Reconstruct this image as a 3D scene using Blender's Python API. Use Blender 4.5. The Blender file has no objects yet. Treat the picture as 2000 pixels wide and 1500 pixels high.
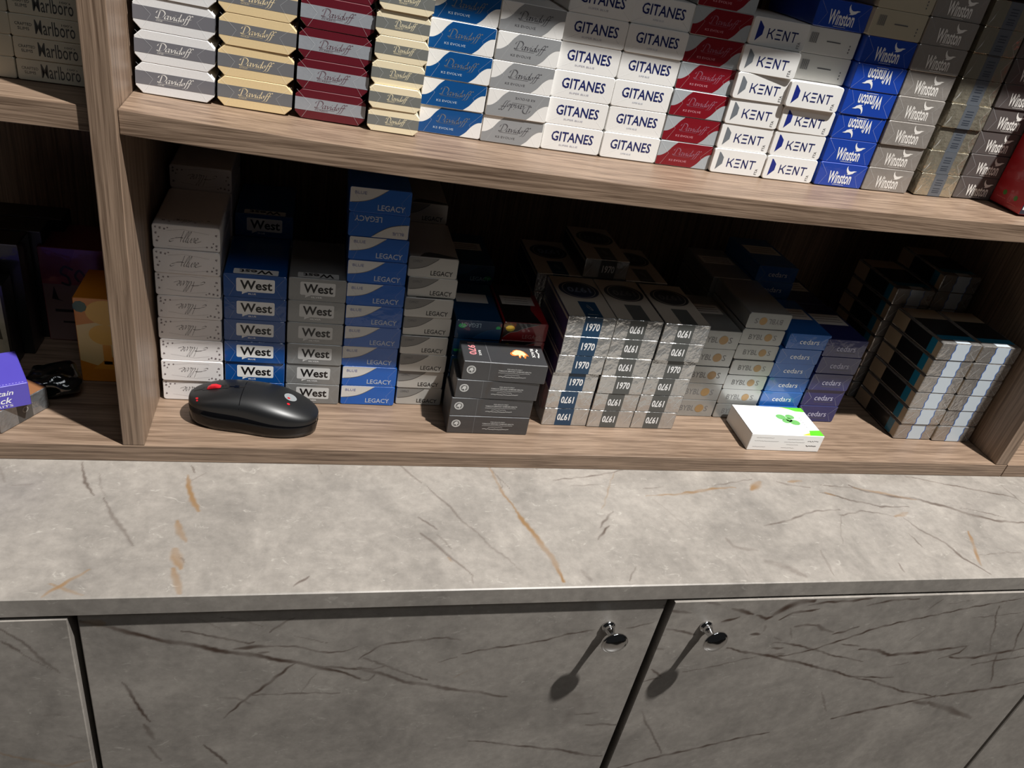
import bpy, bmesh, math, random
import numpy as np
from mathutils import Vector, Matrix, Euler

random.seed(7)
R = random.Random(11)
scene = bpy.context.scene
COL = scene.collection

# ------------------------------------------------------------------ camera
CAM = dict(x=0.13789, y=-0.60022, z=0.46779, yaw=0.30173, pitch=-0.54882, roll=0.20701, f=1524.76)
fw = Vector((math.sin(CAM['yaw'])*math.cos(CAM['pitch']), math.cos(CAM['yaw'])*math.cos(CAM['pitch']), math.sin(CAM['pitch'])))
rt = fw.cross(Vector((0, 0, 1))).normalized()
up = rt.cross(fw)
c_, s_ = math.cos(CAM['roll']), math.sin(CAM['roll'])
rt, up = c_*rt + s_*up, -s_*rt + c_*up
CP = Vector((CAM['x'], CAM['y'], CAM['z']))
cam_d = bpy.data.cameras.new('camera')
cam_d.sensor_width = 36.0
cam_d.lens = CAM['f']/2000*36.0
cam_d.clip_start = 0.02
cam = bpy.data.objects.new('camera', cam_d)
M = Matrix((rt, up, -fw)).transposed().to_4x4()
M.translation = CP
cam.matrix_world = M
COL.objects.link(cam)
scene.camera = cam


def U(px, py, axis, val):
    """photo pixel -> point on the plane axis = val"""
    d = fw + rt*((px-1000)/CAM['f']) + up*((750-py)/CAM['f'])
    t = (val-CP[axis])/d[axis]
    return CP + d*t


# ------------------------------------------------------------------ world, lamps, exposure
world = bpy.data.worlds.new('world')
scene.world = world
world.use_nodes = True
bg = world.node_tree.nodes['Background']
bg.inputs[0].default_value = (0.95, 0.97, 1.0, 1)
bg.inputs[1].default_value = 0.012

spot_d = bpy.data.lights.new('ceiling_spot_offscreen', 'SPOT')
spot_d.energy = 850
spot_d.color = (1.0, 0.978, 0.945)
spot_d.spot_size = math.radians(70)
spot_d.spot_blend = 0.4
spot_d.shadow_soft_size = 0.035
spot = bpy.data.objects.new('ceiling_spot_offscreen', spot_d)
spot.location = (1.28, -0.90, 3.06)
spot.rotation_euler = (Vector((0.45, 0.0, 0.1)) - spot.location).to_track_quat('-Z', 'Y').to_euler()
COL.objects.link(spot)

soft_d = bpy.data.lights.new('ceiling_lamps_offscreen', 'AREA')
soft_d.energy = 10
soft_d.color = (0.93, 0.97, 1.0)
soft_d.shape = 'RECTANGLE'
soft_d.size = 1.2
soft_d.size_y = 0.6
soft = bpy.data.objects.new('ceiling_lamps_offscreen', soft_d)
soft.location = (0.5, -2.0, 3.06)
soft.rotation_euler = (Vector((0.4, 0.0, 0.1)) - soft.location).to_track_quat('-Z', 'Y').to_euler()
COL.objects.link(soft)

vs = scene.view_settings
vs.view_transform = 'Standard'
vs.look = 'None'
vs.exposure = 0.0
vs.gamma = 1.0
vs.use_curve_mapping = False


# ------------------------------------------------------------------ materials
def lin(c):
    return tuple(((v/255)/12.92 if v/255 <= 0.04045 else ((v/255+0.055)/1.055)**2.4) for v in c)


MATS = {}


def mat(name, rgb, rough=0.45, metal=0.0, coat=0.0, bump=0.0, bscale=120.0, mottle=0.0, alpha=1.0, spec=0.5):
    if name in MATS:
        return MATS[name]
    m = bpy.data.materials.new(name)
    m.use_nodes = True
    nt = m.node_tree
    b = nt.nodes['Principled BSDF']
    c = lin(rgb)
    b.inputs['Base Color'].default_value = (*c, 1)
    b.inputs['Roughness'].default_value = rough
    b.inputs['Metallic'].default_value = metal
    b.inputs['Coat Weight'].default_value = coat
    b.inputs['Coat Roughness'].default_value = 0.06
    b.inputs['Specular IOR Level'].default_value = spec
    b.inputs['Alpha'].default_value = alpha
    tc = nt.nodes.new('ShaderNodeTexCoord')
    n = nt.nodes.new('ShaderNodeTexNoise')
    n.inputs['Scale'].default_value = bscale
    n.inputs['Detail'].default_value = 3
    nt.links.new(tc.outputs['Object'], n.inputs['Vector'])
    if bump > 0:
        bp = nt.nodes.new('ShaderNodeBump')
        bp.inputs['Strength'].default_value = bump
        bp.inputs['Distance'].default_value = 0.002
        nt.links.new(n.outputs['Fac'], bp.inputs['Height'])
        tgt = 'Coat Normal' if coat > 0 and metal == 0 else 'Normal'
        nt.links.new(bp.outputs['Normal'], b.inputs[tgt])
    amt = max(mottle, 0.03)
    mx = nt.nodes.new('ShaderNodeMix')
    mx.data_type = 'RGBA'
    mx.inputs['A'].default_value = (*[v*(1-amt) for v in c], 1)
    mx.inputs['B'].default_value = (*[min(1, v*(1+amt)) for v in c], 1)
    nt.links.new(n.outputs['Fac'], mx.inputs['Factor'])
    nt.links.new(mx.outputs['Result'], b.inputs['Base Color'])
    MATS[name] = m
    return m


def paper(name, rgb, **k):
    d = dict(rough=0.42, coat=0.35, bump=0.10, bscale=90, mottle=0.03)
    d.update(k)
    return mat(name, rgb, **d)


def foil(name, rgb, **k):
    d = dict(rough=0.24, metal=0.72, bump=0.9, bscale=95, mottle=0.06)
    d.update(k)
    return mat(name, rgb, **d)


def ink(name, rgb, **k):
    d = dict(rough=0.4, coat=0.2)
    d.update(k)
    return mat(name, rgb, **d)


def wood(name, axis, hi=(196, 174, 154), lo=(120, 98, 80), contrast=1.0, across=1.0):
    m = bpy.data.materials.new(name)
    m.use_nodes = True
    nt = m.node_tree
    b = nt.nodes['Principled BSDF']
    b.inputs['Roughness'].default_value = 0.42
    b.inputs['Specular IOR Level'].default_value = 0.45
    tc = nt.nodes.new('ShaderNodeTexCoord')
    mp = nt.nodes.new('ShaderNodeMapping')
    sc = {'X': (9, 230*across, 460*across), 'Z': (330*across, 330*across, 5)}[axis]
    mp.inputs['Scale'].default_value = sc
    nt.links.new(tc.outputs['Object'], mp.inputs['Vector'])
    warp = nt.nodes.new('ShaderNodeTexNoise')
    warp.inputs['Scale'].default_value = 9
    nt.links.new(tc.outputs['Object'], warp.inputs['Vector'])
    vm = nt.nodes.new('ShaderNodeVectorMath')
    vm.operation = 'MULTIPLY_ADD'
    vm.inputs[1].default_value = (0.5, 1.3, 1.3) if axis == 'X' else (1.6, 1.6, 0.5)
    nt.links.new(warp.outputs['Color'], vm.inputs[0])
    nt.links.new(mp.outputs['Vector'], vm.inputs[2])
    n1 = nt.nodes.new('ShaderNodeTexNoise')
    n1.inputs['Scale'].default_value = 1.0
    n1.inputs['Detail'].default_value = 5
    n1.inputs['Roughness'].default_value = 0.65
    nt.links.new(vm.outputs['Vector'], n1.inputs['Vector'])
    mp2 = nt.nodes.new('ShaderNodeMapping')
    mp2.inputs['Scale'].default_value = tuple(v*3.2 for v in sc)
    nt.links.new(tc.outputs['Object'], mp2.inputs['Vector'])
    n2 = nt.nodes.new('ShaderNodeTexNoise')
    n2.inputs['Scale'].default_value = 1.0
    n2.inputs['Detail'].default_value = 2
    nt.links.new(mp2.outputs['Vector'], n2.inputs['Vector'])
    ad = nt.nodes.new('ShaderNodeMath')
    ad.operation = 'MULTIPLY_ADD'
    ad.inputs[1].default_value = 0.35
    nt.links.new(n2.outputs['Fac'], ad.inputs[0])
    nt.links.new(n1.outputs['Fac'], ad.inputs[2])
    rp = nt.nodes.new('ShaderNodeValToRGB')
    e = rp.color_ramp.elements
    mid = 0.67
    e[0].position = mid-0.17/contrast
    e[0].color = (*lin(lo), 1)
    e[1].position = mid+0.15/contrast
    e[1].color = (*lin(hi), 1)
    nt.links.new(ad.outputs['Value'], rp.inputs['Fac'])
    nt.links.new(rp.outputs['Color'], b.inputs['Base Color'])
    bp = nt.nodes.new('ShaderNodeBump')
    bp.inputs['Strength'].default_value = 0.12
    bp.inputs['Distance'].default_value = 0.001
    nt.links.new(ad.outputs['Value'], bp.inputs['Height'])
    nt.links.new(bp.outputs['Normal'], b.inputs['Normal'])
    MATS[name] = m
    return m


def marble(name, rough=0.34, base=(148, 142, 135)):
    m = bpy.data.materials.new(name)
    m.use_nodes = True
    nt = m.node_tree
    L = nt.links.new
    b = nt.nodes['Principled BSDF']
    b.inputs['Roughness'].default_value = rough
    b.inputs['Specular IOR Level'].default_value = 0.5
    tc = nt.nodes.new('ShaderNodeTexCoord')
    n1 = nt.nodes.new('ShaderNodeTexNoise')
    n1.inputs['Scale'].default_value = 13
    n1.inputs['Detail'].default_value = 8
    n1.inputs['Roughness'].default_value = 0.62
    n1.inputs['Distortion'].default_value = 0.6
    L(tc.outputs['Object'], n1.inputs['Vector'])
    rp = nt.nodes.new('ShaderNodeValToRGB')
    e = rp.color_ramp.elements
    e[0].position, e[1].position = 0.30, 0.72
    e[0].color = (*lin(tuple(v*0.86 for v in base)), 1)
    e[1].color = (*lin(tuple(min(255, v*1.09) for v in base)), 1)
    L(n1.outputs['Fac'], rp.inputs['Fac'])
    # short light flecks
    mp = nt.nodes.new('ShaderNodeMapping')
    mp.inputs['Scale'].default_value = (75, 130, 130)
    L(tc.outputs['Object'], mp.inputs['Vector'])
    n2 = nt.nodes.new('ShaderNodeTexNoise')
    n2.inputs['Scale'].default_value = 1
    n2.inputs['Detail'].default_value = 6
    n2.inputs['Roughness'].default_value = 0.7
    n2.inputs['Distortion'].default_value = 1.2
    L(mp.outputs['Vector'], n2.inputs['Vector'])
    r2 = nt.nodes.new('ShaderNodeValToRGB')
    r2.color_ramp.elements[0].position = 0.60
    r2.color_ramp.elements[1].position = 0.70
    L(n2.outputs['Fac'], r2.inputs['Fac'])
    n3 = nt.nodes.new('ShaderNodeTexNoise')
    n3.inputs['Scale'].default_value = 110
    n3.inputs['Detail'].default_value = 7
    n3.inputs['Roughness'].default_value = 0.7
    L(tc.outputs['Object'], n3.inputs['Vector'])
    mr = nt.nodes.new('ShaderNodeMapRange')
    mr.inputs['From Min'].default_value = 0.3
    mr.inputs['From Max'].default_value = 0.7
    mr.inputs['To Min'].default_value = 0.84
    mr.inputs['To Max'].default_value = 1.14
    L(n3.outputs['Fac'], mr.inputs['Value'])
    mg = nt.nodes.new('ShaderNodeVectorMath')
    mg.operation = 'SCALE'
    L(rp.outputs['Color'], mg.inputs[0])
    L(mr.outputs['Result'], mg.inputs['Scale'])
    mx = nt.nodes.new('ShaderNodeMix')
    mx.data_type = 'RGBA'
    mx.inputs['B'].default_value = (*lin((196, 191, 182)), 1)
    ml = nt.nodes.new('ShaderNodeMath')
    ml.operation = 'MULTIPLY'
    ml.inputs[1].default_value = 0.42
    L(r2.outputs['Color'], ml.inputs[0])
    L(ml.outputs['Value'], mx.inputs['Factor'])
    L(mg.outputs['Vector'], mx.inputs['A'])
    at = nt.nodes.new('ShaderNodeAttribute')
    at.attribute_name = 'vein'
    sp = nt.nodes.new('ShaderNodeSeparateColor')
    L(at.outputs['Color'], sp.inputs['Color'])
    m2 = nt.nodes.new('ShaderNodeMix')
    m2.data_type = 'RGBA'
    m2.inputs['B'].default_value = (*lin((70, 54, 45)), 1)
    L(sp.outputs['Red'], m2.inputs['Factor'])
    L(mx.outputs['Result'], m2.inputs['A'])
    m3 = nt.nodes.new('ShaderNodeMix')
    m3.data_type = 'RGBA'
    m3.inputs['B'].default_value = (*lin((134, 106, 74)), 1)
    L(sp.outputs['Green'], m3.inputs['Factor'])
    L(m2.outputs['Result'], m3.inputs['A'])
    L(m3.outputs['Result'], b.inputs['Base Color'])
    MATS[name] = m
    return m


WOOD_X = wood('wood_grain_along_shelf', 'X', hi=(148, 126, 107), lo=(92, 74, 60), contrast=.85)
WOOD_E = wood('wood_edge_band', 'X', hi=(148, 126, 107), lo=(92, 74, 60), contrast=1.15)
WOOD_Z = wood('wood_upright', 'Z', hi=(148, 126, 107), lo=(92, 74, 60), contrast=1.0)
MARBLE = marble('grey_marble_laminate')
MARBLE_D = marble('grey_marble_door', rough=0.38, base=(148, 142, 135))


# ------------------------------------------------------------------ mesh helpers
def mesh_from(name, verts, faces, m=None, smooth=False):
    me = bpy.data.meshes.new(name)
    me.from_pydata([tuple(v) for v in verts], [], faces)
    if m:
        me.materials.append(m)
    if smooth:
        for p in me.polygons:
            p.use_smooth = True
    me.update()
    return me


def link(name, me, parent=None):
    o = bpy.data.objects.new(name, me)
    COL.objects.link(o)
    if parent is not None:
        o.parent = parent
    return o


def tag(o, label=None, cat=None, group=None, kind=None):
    if label:
        o['label'] = label
    if cat:
        o['category'] = cat
    if group:
        o['group'] = group
    if kind:
        o['kind'] = kind
    return o


def empty(name, loc):
    o = bpy.data.objects.new(name, None)
    o.empty_display_size = 0.02
    o.location = loc
    COL.objects.link(o)
    return o


def box_data(x0, x1, y0, y1, z0, z1, bev=0.0, nx=1, zf=None):
    bm = bmesh.new()
    bmesh.ops.create_cube(bm, size=1)
    for v in bm.verts:
        v.co = Vector((x0 if v.co.x < 0 else x1, y0 if v.co.y < 0 else y1, z0 if v.co.z < 0 else z1))
    if nx > 1:
        for i in range(1, nx):
            bmesh.ops.bisect_plane(bm, geom=bm.verts[:]+bm.edges[:]+bm.faces[:], plane_co=(x0+(x1-x0)*i/nx, 0, 0), plane_no=(1, 0, 0))
    if bev:
        ed = [e for e in bm.edges if e.calc_face_angle(0) > 0.5]
        bmesh.ops.bevel(bm, geom=ed, offset=bev, segments=2, affect='EDGES', profile=0.5)
    if zf:
        for v in bm.verts:
            v.co.z += zf(v.co.x)
    return bm


def bm_obj(name, bm, mats, parent=None, smooth=False, edge_front=False):
    me = bpy.data.meshes.new(name)
    bm.normal_update()
    if edge_front:
        for f in bm.faces:
            f.material_index = 1 if f.normal.y < -0.5 else 0
    bm.to_mesh(me)
    bm.free()
    for m in (mats if isinstance(mats, (list, tuple)) else [mats]):
        me.materials.append(m)
    if smooth:
        for p in me.polygons:
            p.use_smooth = True
    o = link(name, me)
    if parent is not None:
        o.parent = parent
        o.matrix_parent_inverse = Matrix.Translation(parent.location).inverted()
    return o


def box(name, x0, x1, y0, y1, z0, z1, m, parent=None, bev=0.0006, edge=False, nx=1, zf=None):
    return bm_obj(name, box_data(x0, x1, y0, y1, z0, z1, bev, nx, zf), m, parent, edge_front=edge)


# ------------------------------------------------------------------ dimensions of the place
T = 0.018            # board thickness
D = 0.1603           # worktop overhang in front of the shelving
XR = 0.9401          # inner face of the right upright
DEPTH = 0.30
SAG = 0.0131
H1 = 0.2960


def shelf_z(x):
    return H1 - SAG*(1-((x-0.46)/0.5)**2)


def shelf_slope(x):
    return SAG*2*(x-0.46)/0.25


# floor and wall of the shop
tag(box('floor', -2.5, 3.5, -3.5, 1.0, -0.92, -0.90, mat('floor_tile', (92, 86, 80), rough=0.4, mottle=0.15, bscale=6), bev=0), kind='structure')
tag(box('wall_back', -2.5, 3.5, DEPTH+0.022, DEPTH+0.12, -0.90, 3.3, mat('wall_paint', (140, 132, 124), rough=0.8), bev=0), kind='structure')

# shelving unit with the two bays seen in the photograph
unit = tag(empty('shelving_unit', (0.2, 0.15, -0.018)), 'brown wood-grain wall shelving unit filled with stacked cigarette packs', 'shelving')
XL = -0.62
box('base_board', XL, 0.9578, 0.0, DEPTH, -T, 0.0, [WOOD_X, WOOD_E], unit, edge=True)
box('back_panel', XL, 0.9578, DEPTH, DEPTH+0.006, -T, 1.2, [WOOD_Z], unit, bev=0)
box('upright', -T, 0.0, 0.0, DEPTH, 0.0002, 1.2, [WOOD_Z, WOOD_Z], unit)
box('upright', XR, XR+T-0.0003, 0.0, DEPTH, 0.0002, 1.2, [WOOD_Z, WOOD_Z], unit)
box('upright', XL, XL+T, 0.0, DEPTH, 0.0002, 1.2, [WOOD_Z, WOOD_Z], unit)
box('shelf', 0.0003, XR-0.0003, 0.006, DEPTH, -T, 0.0, [WOOD_X, WOOD_E], unit, edge=True, nx=40, zf=shelf_z)
box('shelf', 0.0003, XR-0.0003, 0.006, DEPTH, -T, 0.0, [WOOD_X, WOOD_E], unit, edge=True, nx=40, zf=lambda x: 0.596-0.006*(1-((x-0.46)/0.5)**2))
box('shelf', 0.0003, XR-0.0003, 0.006, DEPTH, 0.870, 0.888, [WOOD_X, WOOD_E], unit, edge=True)
for z in (0.2935, 0.590, 0.888):
    box('shelf', XL+T+0.0003, -T-0.0003, 0.006, DEPTH, z-T, z, [WOOD_X, WOOD_E], unit, edge=True)

unit2 = tag(empty('shelving_unit', (1.3, 0.15, -0.018)), 'neighbouring wood-grain shelving unit joined at the seam of the base board', 'shelving')
box('base_board', 0.9590, 1.75, 0.0, DEPTH, -T, 0.0, [WOOD_X, WOOD_E], unit2, edge=True)
box('back_panel', 0.9590, 1.75, DEPTH, DEPTH+0.006, -T, 1.2, [WOOD_Z], unit2, bev=0)
box('upright', 1.732, 1.75, 0.0, DEPTH, 0.0002, 1.2, [WOOD_Z], unit2)
for z in (0.296, 0.592, 0.888):
    box('shelf', 0.9590, 1.7317, 0.006, DEPTH, z-T, z, [WOOD_X, WOOD_E], unit2, edge=True)


# ------------------------------------------------------------------ marble worktop, doors with veins
def wob(x, y, s):
    return (np.sin(x*61+y*43+s)*0.9 + np.sin(x*137-y*97+s*1.7)*0.6 + np.sin(x*290+y*310+s*2.3)*0.45 + np.sin(x*620-y*540+s*3.1)*0.3)


def vein_field(P, lines):
    """P (n,2) points; lines: (points, width, strength, channel)"""
    out = np.zeros((len(P), 2))
    for k, (pts, w, st, ch) in enumerate(lines):
        pts = np.array(pts)
        Q = P + np.stack([wob(P[:, 0], P[:, 1], k), wob(P[:, 1], P[:, 0], k+5)], 1)*0.0009
        best = np.full(len(P), 9.0)
        tot = len(pts)-1
        for i in range(tot):
            a, b = pts[i], pts[i+1]
            d = b-a
            t = np.clip(((Q-a)@d)/(d@d), 0, 1)
            g = (i+t)/tot
            taper = 0.35+0.65*np.sin(np.pi*np.clip(g, 0.03, 0.97))**0.6
            dist = np.linalg.norm(Q-(a+t[:, None]*d), axis=1)/taper
            best = np.minimum(best, dist)
        mod = 0.75+0.25*np.sin(P[:, 0]*170+P[:, 1]*130+k*2)
        v = np.clip(st*1.25, 0, 1)*mod*np.clip(1.6-best/w, 0, 1)
        out[:, ch] = np.maximum(out[:, ch], v)
    return out


def grid_slab(name, frame, u0, u1, v0, v1, step, lines, m, parent=None, extra=None):
    """slab whose visible face is a fine grid carrying the printed veins; frame(u,v,d)->xyz, d = depth into the slab"""
    nu, nv = int((u1-u0)/step)+1, int((v1-v0)/step)+1
    us, vs_ = np.linspace(u0, u1, nu), np.linspace(v0, v1, nv)
    gu, gv = np.meshgrid(us, vs_)
    P = np.stack([gu.ravel(), gv.ravel()], 1)
    F = vein_field(P, lines)
    co = frame(P[:, 0], P[:, 1], np.zeros(len(P)))
    idx = np.arange(nu*nv).reshape(nv, nu)
    q = np.stack([idx[:-1, :-1].ravel(), idx[:-1, 1:].ravel(), idx[1:, 1:].ravel(), idx[1:, :-1].ravel()], 1)
    # skirt
    ev, ef = extra
    n0 = len(co)
    co = np.vstack([co, np.array(ev)])
    faces = q.tolist() + [[n0+i for i in f] for f in ef]
    me = bpy.data.meshes.new(name)
    me.from_pydata(co.tolist(), [], faces)
    me.materials.append(m)
    ca = me.color_attributes.new('vein', 'FLOAT_COLOR', 'POINT')
    buf = np.zeros((len(co), 4), dtype=np.float32)
    buf[:n0, 0] = F[:, 0]
    buf[:n0, 1] = F[:, 1]
    buf[:, 3] = 1
    ca.data.foreach_set('color', buf.ravel())
    me.update()
    o = link(name, me)
    if parent is not None:
        o.parent = parent
        o.matrix_parent_inverse = Matrix.Translation(parent.location).inverted()
    return o


def cropmap(ox, oy, s, pts):
    return [(ox+x*s, oy+y*s) for x, y in pts]


def top_line(ox, oy, s, pts, w, st, ch):
    q = [U(a, b, 2, -T) for a, b in cropmap(ox, oy, s, pts)]
    return ([(v.x, v.y) for v in q], w, st, ch)


TOPV = []
A4 = (0, 880, .35)
A5 = (700, 880, .35)
A6 = (1300, 880, .35)
for fr, pts, w, st, ch in [
    (A4, [(460, 60), (480, 170), (530, 250)], .0010, .55, 0), (A4, [(540, 130), (590, 260)], .0007, .35, 0),
    (A4, [(570, 260), (620, 360), (700, 460), (740, 525)], .0012, .6, 0),
    (A4, [(1040, 135), (1060, 220), (1070, 280), (1110, 340)], .0020, .85, 1), (A4, [(1070, 90), (1085, 125)], .0010, .5, 0),
    (A4, [(985, 390), (1000, 460), (1035, 510)], .0022, .85, 1), (A4, [(975, 550), (985, 610), (1005, 655)], .0032, .9, 1),
    (A4, [(990, 590), (1020, 625)], .0010, .5, 0),
    (A4, [(965, 660), (980, 730), (990, 795)], .0026, .9, 1), (A4, [(1060, 165), (1140, 125)], .0007, .4, 0),
    (A4, [(240, 815), (360, 750), (500, 665)], .0011, .7, 1), (A4, [(280, 745), (370, 780), (460, 810)], .0010, .65, 1),
    (A4, [(60, 195), (180, 188)], .0008, .35, 0), (A4, [(0, 90), (15, 180)], .0009, .4, 0),
    (A4, [(1640, 760), (1720, 710)], .0009, .55, 0), (A4, [(1775, 80), (1785, 130)], .0006, .4, 0),
    (A4, [(1060, 690), (1040, 740)], .0006, .0, 0),
    (A5, [(720, 95), (760, 160), (800, 225), (880, 340)], .0012, .65, 1), (A5, [(880, 340), (970, 460), (1070, 580), (1150, 730)], .0024, .9, 1),
    (A5, [(740, 95), (845, 220)], .0006, .5, 0), (A5, [(770, 130), (810, 200), (790, 215)], .0006, .5, 0),
    (A5, [(230, 85), (350, 185)], .0010, .55, 0), (A5, [(380, 205), (440, 260), (580, 390), (720, 520), (900, 660)], .0009, .38, 0),
    (A5, [(330, 370), (440, 440)], .0009, .5, 0), (A5, [(430, 470), (510, 540)], .0007, .35, 0),
    (A5, [(340, 460), (500, 580), (630, 690)], .0010, .6, 0), (A5, [(640, 690), (630, 740)], .0007, .5, 0), (A5, [(495, 600), (520, 625)], .0010, .5, 1),
    (A5, [(1090, 170), (1300, 140), (1470, 110)], .0009, .5, 0), (A5, [(840, 115), (1000, 105)], .0007, .4, 0),
    (A5, [(1420, 340), (1350, 430)], .0010, .5, 0), (A5, [(1400, 420), (1340, 495)], .0012, .65, 0), (A5, [(1430, 130), (1380, 260), (1350, 320)], .0007, .4, 1),
    (A5, [(1600, 255), (1800, 240), (2000, 215)], .0010, .6, 1), (A5, [(1640, 270), (1860, 450)], .0007, .25, 0),
    (A5, [(1540, 650), (1510, 730)], .0008, .5, 0), (A5, [(1180, 195), (1360, 185)], .0007, .35, 0), (A5, [(1590, 215), (1700, 205)], .0007, .35, 0),
    (A5, [(1240, 670), (1300, 730)], .0020, .2, 0),
    (A6, [(480, 220), (530, 175)], .0040, .75, 1), (A6, [(80, 235), (240, 218), (390, 208)], .0013, .7, 1), (A6, [(250, 195), (480, 160)], .0009, .4, 0),
    (A6, [(620, 175), (700, 195), (810, 210)], .0012, .45, 0), (A6, [(690, 175), (760, 165)], .0016, .5, 1),
    (A6, [(860, 230), (920, 245), (1000, 265), (1100, 290), (1190, 310), (1360, 315)], .0011, .6, 0), (A6, [(880, 232), (940, 250)], .0014, .6, 1),
    (A6, [(850, 195), (1020, 205), (1120, 228)], .0007, .5, 0),
    (A6, [(1020, 190), (1120, 228), (1280, 255), (1400, 270), (1560, 310), (1700, 355), (1850, 395), (2010, 405)], .0019, .6, 0),
    (A6, [(1050, 205), (1250, 245), (1400, 275)], .0016, .5, 1), (A6, [(1640, 320), (1800, 350), (1880, 370)], .0006, .5, 0),
    (A6, [(1330, 140), (1650, 205), (1950, 265), (2010, 310)], .0009, .6, 0), (A6, [(1870, 190), (1990, 290)], .0007, .4, 0),
    (A6, [(550, 415), (700, 385), (840, 340), (970, 325)], .0010, .5, 0),
    (A6, [(960, 360), (1100, 335), (1290, 372)], .0009, .45, 0), (A6, [(1290, 372), (1330, 355), (1345, 345)], .0020, .5, 1), (A6, [(1320, 375), (1400, 430), (1560, 520), (1660, 600), (1810, 690)], .0014, .55, 0),
    (A6, [(1690, 450), (1715, 520), (1735, 590), (1760, 645)], .0018, .7, 1), (A6, [(1350, 460), (1440, 550)], .0008, .45, 0),
    (A6, [(980, 350), (985, 520)], .0006, .3, 0), (A6, [(340, 490), (380, 540), (520, 560)], .0020, .25, 0), (A6, [(560, 620), (700, 660), (780, 700)], .0040, .28, 0),
    (A6, [(870, 560), (930, 690)], .0012, .3, 0), (A6, [(1290, 620), (1335, 690)], .0007, .5, 0), (A6, [(400, 620), (470, 700)], .0006, .35, 0),
    (A6, [(1740, 580), (2000, 570)], .0005, .4, 0),
]:
    TOPV.append(top_line(*fr, pts, w, st, ch))

x0, x1 = -0.62, 1.75
CT = 0.018
yb = DEPTH
# front face, underside, back and ends of the worktop (the top outside the gridded part is plain)
gx0, gx1 = -0.19, 1.12
ev = [(x0, -D+.0006, -T-.0006), (x1, -D+.0006, -T-.0006), (x1, -D+.0006, -T-CT), (x0, -D+.0006, -T-CT),
      (x0, yb, -T-.0002), (x1, yb, -T-.0002), (x1, yb, -T-CT), (x0, yb, -T-CT),
      (gx0, -D+.0012, -T), (gx1, -D+.0012, -T), (gx0, 0.002, -T), (gx1, 0.002, -T),
      (x0, -D+.0012, -T), (x1, -D+.0012, -T), (x0, 0.002, -T), (x1, 0.002, -T),
      (x0, -D, -T-.0008), (x1, -D, -T-.0008), (x1, -D, -T-CT), (x0, -D, -T-CT)]
ef = [[16, 17, 13, 9, 8, 12][::1], [19, 18, 17, 16], [18, 19, 7, 6], [7, 4, 5, 6], [12, 8, 10, 14], [9, 13, 15, 11], [14, 10, 11, 15, 5, 4],
      [19, 16, 12, 14, 4, 7], [18, 6, 5, 15, 13, 17]]
FRV = []
wt = grid_slab('worktop', lambda u, v, d: np.stack([u, v, np.full_like(u, -T)], 1), gx0, gx1, -D+.0012, 0.002, 0.00105, TOPV, MARBLE, extra=(ev, ef))
tag(wt, 'long grey marble-look worktop with gold and brown veins under the shelving', 'worktop')


def door_line(ox, oy, s, pts, w, st, ch):
    q = [U(a, b, 1, -D) for a, b in cropmap(ox, oy, s, pts)]
    return ([(v.x, v.z) for v in q], w, st, ch)


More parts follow.
